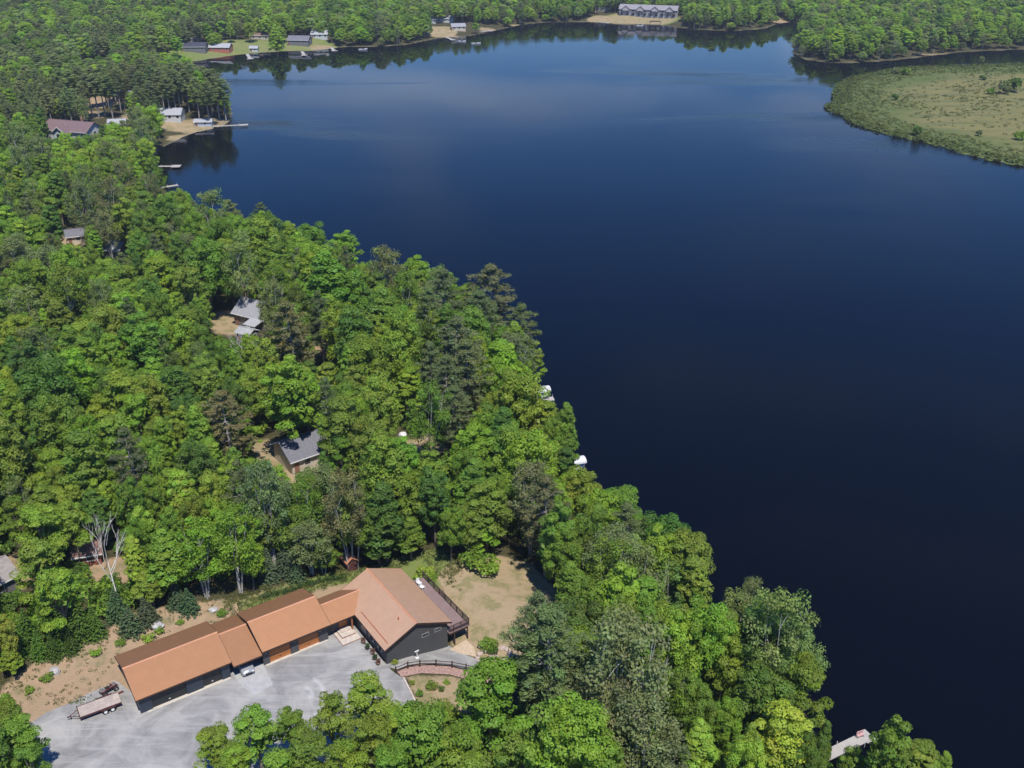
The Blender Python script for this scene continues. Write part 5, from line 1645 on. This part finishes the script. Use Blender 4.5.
def boat(px_, py_, rz, L, label):
    x, y = at(px_, py_, .3)
    t = empty("boat", x, y, 0, rz, label, "boat")
    h = MB()
    sec = lambda x_, w_, zb, zt: [(x_, 0, zb), (x_, w_ * .8, zb + .2), (x_, w_, zt), (x_, -w_, zt), (x_, -w_ * .8, zb + .2)]
    loft(h, [sec(-L / 2, .9, -.2, .7), sec(0, 1.05, -.25, .72), sec(L * .3, .8, -.2, .85), sec(L / 2, .1, .2, 1.0)])
    h.build("hull", WHITEW, t)
    MB().box(-L * .1, L * .12, -.6, .6, .73, 1.25).build("console", GLASS, t)
    MB().box(-L / 2 - .35, -L / 2 - .02, -.2, .2, .1, 1.05).build("outboard_motor", TYRE, t)
    return t


boat(476, 43.5, .2, 6.5, "small white boat moored left below the far sandy slope")
boat(462, 41.5, -.1, 5.5, "white boat close under the far sandy slope")
boat(640, 25.8, .1, 5.5, "small white boat left of the dark raft")
boat(363, 49.5, .4, 6.0, "white boat tied along the wooded far shore")
p = at(410, 413, 6)
for px_, py_, lb in ((403, 436, "white tarp-covered pile glimpsed among shore trees"), (411, 446, "dark grey covered trailer glimpsed among shore trees")):
    x, y = at(px_, py_, 4)
    rock("tarp_pile", x, y, g1(x, y), .7, CANV if 'white' in lb else SHG, lb, "tarp", None, int(px_))

# ------------------------------------------------------------------ marsh: sedge tussocks and its few bushes
sg = Crown(950)
cand = np.column_stack([rng.uniform(130, 400, 34000), rng.uniform(350, 640, 34000)])
ms = sdist(MARSH, cand[:, 0], cand[:, 1])
cx_, cy_, _ = pix(cand[:, 0], cand[:, 1], .5)
nf = .5 + .25 * np.sin(cand[:, 0] * .09 + 2 * np.sin(cand[:, 1] * .06)) * np.cos(cand[:, 1] * .1) + .25 * np.sin(cand[:, 0] * .031 - cand[:, 1] * .045 + 1.5 * np.sin(cand[:, 0] * .05))
sel = (ms > .2) & (cx_ < 1090) & (rng.random(len(ms)) < np.where(ms < 9, 1, np.where(ms < 24, .62, np.where(nf > .62, .34, .07))))
for (x, y), s, v in zip(cand[sel], ms[sel], nf[sel]):
    k = rng.uniform(.7, 1.4) * (1.2 if s < 9 else .8)
    gr = float(np.clip((40 - s) / 30 + (v - .5) * 1.5 + rng.normal() * .16, .25, 1))
    tn = np.array([1, 1, 1]) * gr + np.array([1.3, 1.1, 1.1]) * (1 - gr)
    sg.clump((x, y, .45 + .25 * k * (.5 + .5 * gr)), .9 * k, 7, .52 * k, .55, tn * rng.uniform(.85, 1.15), .5, 1.1, .35)
o = bpy.data.objects.new("marsh_grass", sg.mesh("marsh_grass", LEAF)); o.color = (.098, .128, .032, 1); COL.objects.link(o)
tag(o, "green sedge tussocks fringing the tan marsh island", "marsh grass", None, "stuff")
BUSHM = [shrub_crown(400 + i, 1., 1.5, 12, .16).mesh("bush_foliage", LEAF) for i in range(2)]
for i, (px_, py_, r, h, c, lb) in enumerate([
    (1013, 90, 4.2, 8, 'deep green', "largest dark bush on the marsh, near the photo's right edge"), (1003, 92, 3.4, 7, 'grey green', "grey-green bush leaning against the largest marsh bush"),
    (990, 92, 2.2, 3.2, 'mid green', "low bush left of the largest marsh bush"), (917, 134, 2.2, 4.5, 'deep green', "dark upright bush at the marsh's near water edge"),
    (895, 98, 1.8, 3.2, 'deep green', "small dark bush on the marsh green near its middle"), (980, 64, 2.0, 6.0, 'grey green', "thin grey-green sapling at the marsh's far edge"),
    (906, 73, 3.2, 4.5, 'mid green', "rounded bush where the far marsh edge meets the channel"), (896, 72, 2.6, 3.8, 'grey green', "grey-green bush left of the rounded channel bush"),
    (1019, 138, 2.6, 4, 'yellow green', "yellow-green bush at the right edge of the marsh"), (979, 134, 1.6, 2.6, 'olive', "olive bush on the marsh right of the dark upright bush"),
    (983, 78, 2.2, 2.6, 'deep green', "low dark bush behind the tan marsh centre")]):
    x, y = at(px_, py_ + 2, .4)
    o = bpy.data.objects.new("bush", BUSHM[i % 2]); o.location = (x, y, g1(x, y) - .1); o.scale = (r, r, h / 1.5); o.color = (*TINT[c], 1); o.rotation_euler = (0, 0, i)
    COL.objects.link(o); tag(o, lb, "bush", "bushes on the marsh")

# ------------------------------------------------------------------ light, sky, air
SUN_EL = math.radians(64)
sx_, sy_ = .33, -.95
ln_ = math.hypot(sx_, sy_); sd_ = Vector((sx_ / ln_ * math.cos(SUN_EL), sy_ / ln_ * math.cos(SUN_EL), math.sin(SUN_EL)))
sun = bpy.data.lights.new("sun", 'SUN'); sun.energy = 4.3; sun.angle = math.radians(.53); sun.color = (1, .955, .89)
so = bpy.data.objects.new("sun", sun); so.rotation_euler = (-sd_).to_track_quat('-Z', 'Y').to_euler(); so.location = (0, 0, 300); COL.objects.link(so)
wld = bpy.data.worlds.new("World"); S.world = wld; wld.use_nodes = True
nt = wld.node_tree
sky = nt.nodes.new("ShaderNodeTexSky"); sky.sky_type = 'NISHITA'; sky.sun_disc = False
sky.sun_elevation = SUN_EL; sky.sun_rotation = math.atan2(sx_, sy_)
sky.air_density = 1.0; sky.dust_density = .0; sky.ozone_density = 3.0; sky.altitude = 400
bg = nt.nodes["Background"]; bg.inputs["Strength"].default_value = .128
hs = nt.nodes.new("ShaderNodeHueSaturation"); hs.inputs["Saturation"].default_value = 1.45; hs.inputs["Hue"].default_value = .515
tcw = nt.nodes.new("ShaderNodeTexCoord")
mpw = nt.nodes.new("ShaderNodeMapping"); nt.links.new(tcw.outputs["Generated"], mpw.inputs[0]); mpw.inputs["Scale"].default_value = (2.2, 2.2, 9)
cl = ramp(nt, noise(nt, 1.0, 5, .55, mpw.outputs[0], .4), [(.53, (0, 0, 0)), (.76, (.75, .75, .75))])
bw = nt.nodes.new("ShaderNodeRGBToBW"); nt.links.new(sky.outputs[0], bw.inputs[0])
cw = nt.nodes.new("ShaderNodeCombineColor")
for k_, q_ in enumerate((1.45, 1.72, 2.2)): nt.links.new(math_n(nt, 'MULTIPLY', bw.outputs[0], q_), cw.inputs[k_])
nt.links.new(sky.outputs[0], hs.inputs["Color"])
skyc = mixc(nt, cl, hs.outputs[0], cw.outputs[0]); nt.links.new(skyc, bg.inputs["Color"])

hz = bpy.data.materials.new("haze_air"); hz.use_nodes = True; nt = hz.node_tree
nt.nodes.remove(nt.nodes["Principled BSDF"])
pv = nt.nodes.new("ShaderNodeVolumePrincipled"); pv.inputs["Density"].default_value = .00011; pv.inputs["Color"].default_value = (.80, .88, 1, 1); pv.inputs["Anisotropy"].default_value = .2
nt.links.new(pv.outputs[0], nt.nodes["Material Output"].inputs["Volume"])
hb = MB().box(-1750, 2650, -100, 2750, -5, 112).build("haze", hz); tag(hb, kind="stuff")
hb["label"] = "thin blue summer haze over the lake and woods"; hb["category"] = "haze"

S.view_settings.view_transform = 'Standard'; S.view_settings.look = 'None'; S.view_settings.exposure = 0.35; S.view_settings.gamma = 1
S.view_settings.use_curve_mapping = False
cy = S.cycles
cy.max_bounces = 6; cy.diffuse_bounces = 2; cy.glossy_bounces = 3; cy.transmission_bounces = 3; cy.transparent_max_bounces = 6; cy.volume_bounces = 0
cy.use_adaptive_sampling = True; cy.adaptive_threshold = .02
cy.use_denoising = True
try:
    cy.denoiser = 'OPENIMAGEDENOISE'; cy.denoising_input_passes = 'RGB_ALBEDO_NORMAL'; cy.denoising_prefilter = 'ACCURATE'
except Exception:
    pass
cy.caustics_reflective = False; cy.caustics_refractive = False
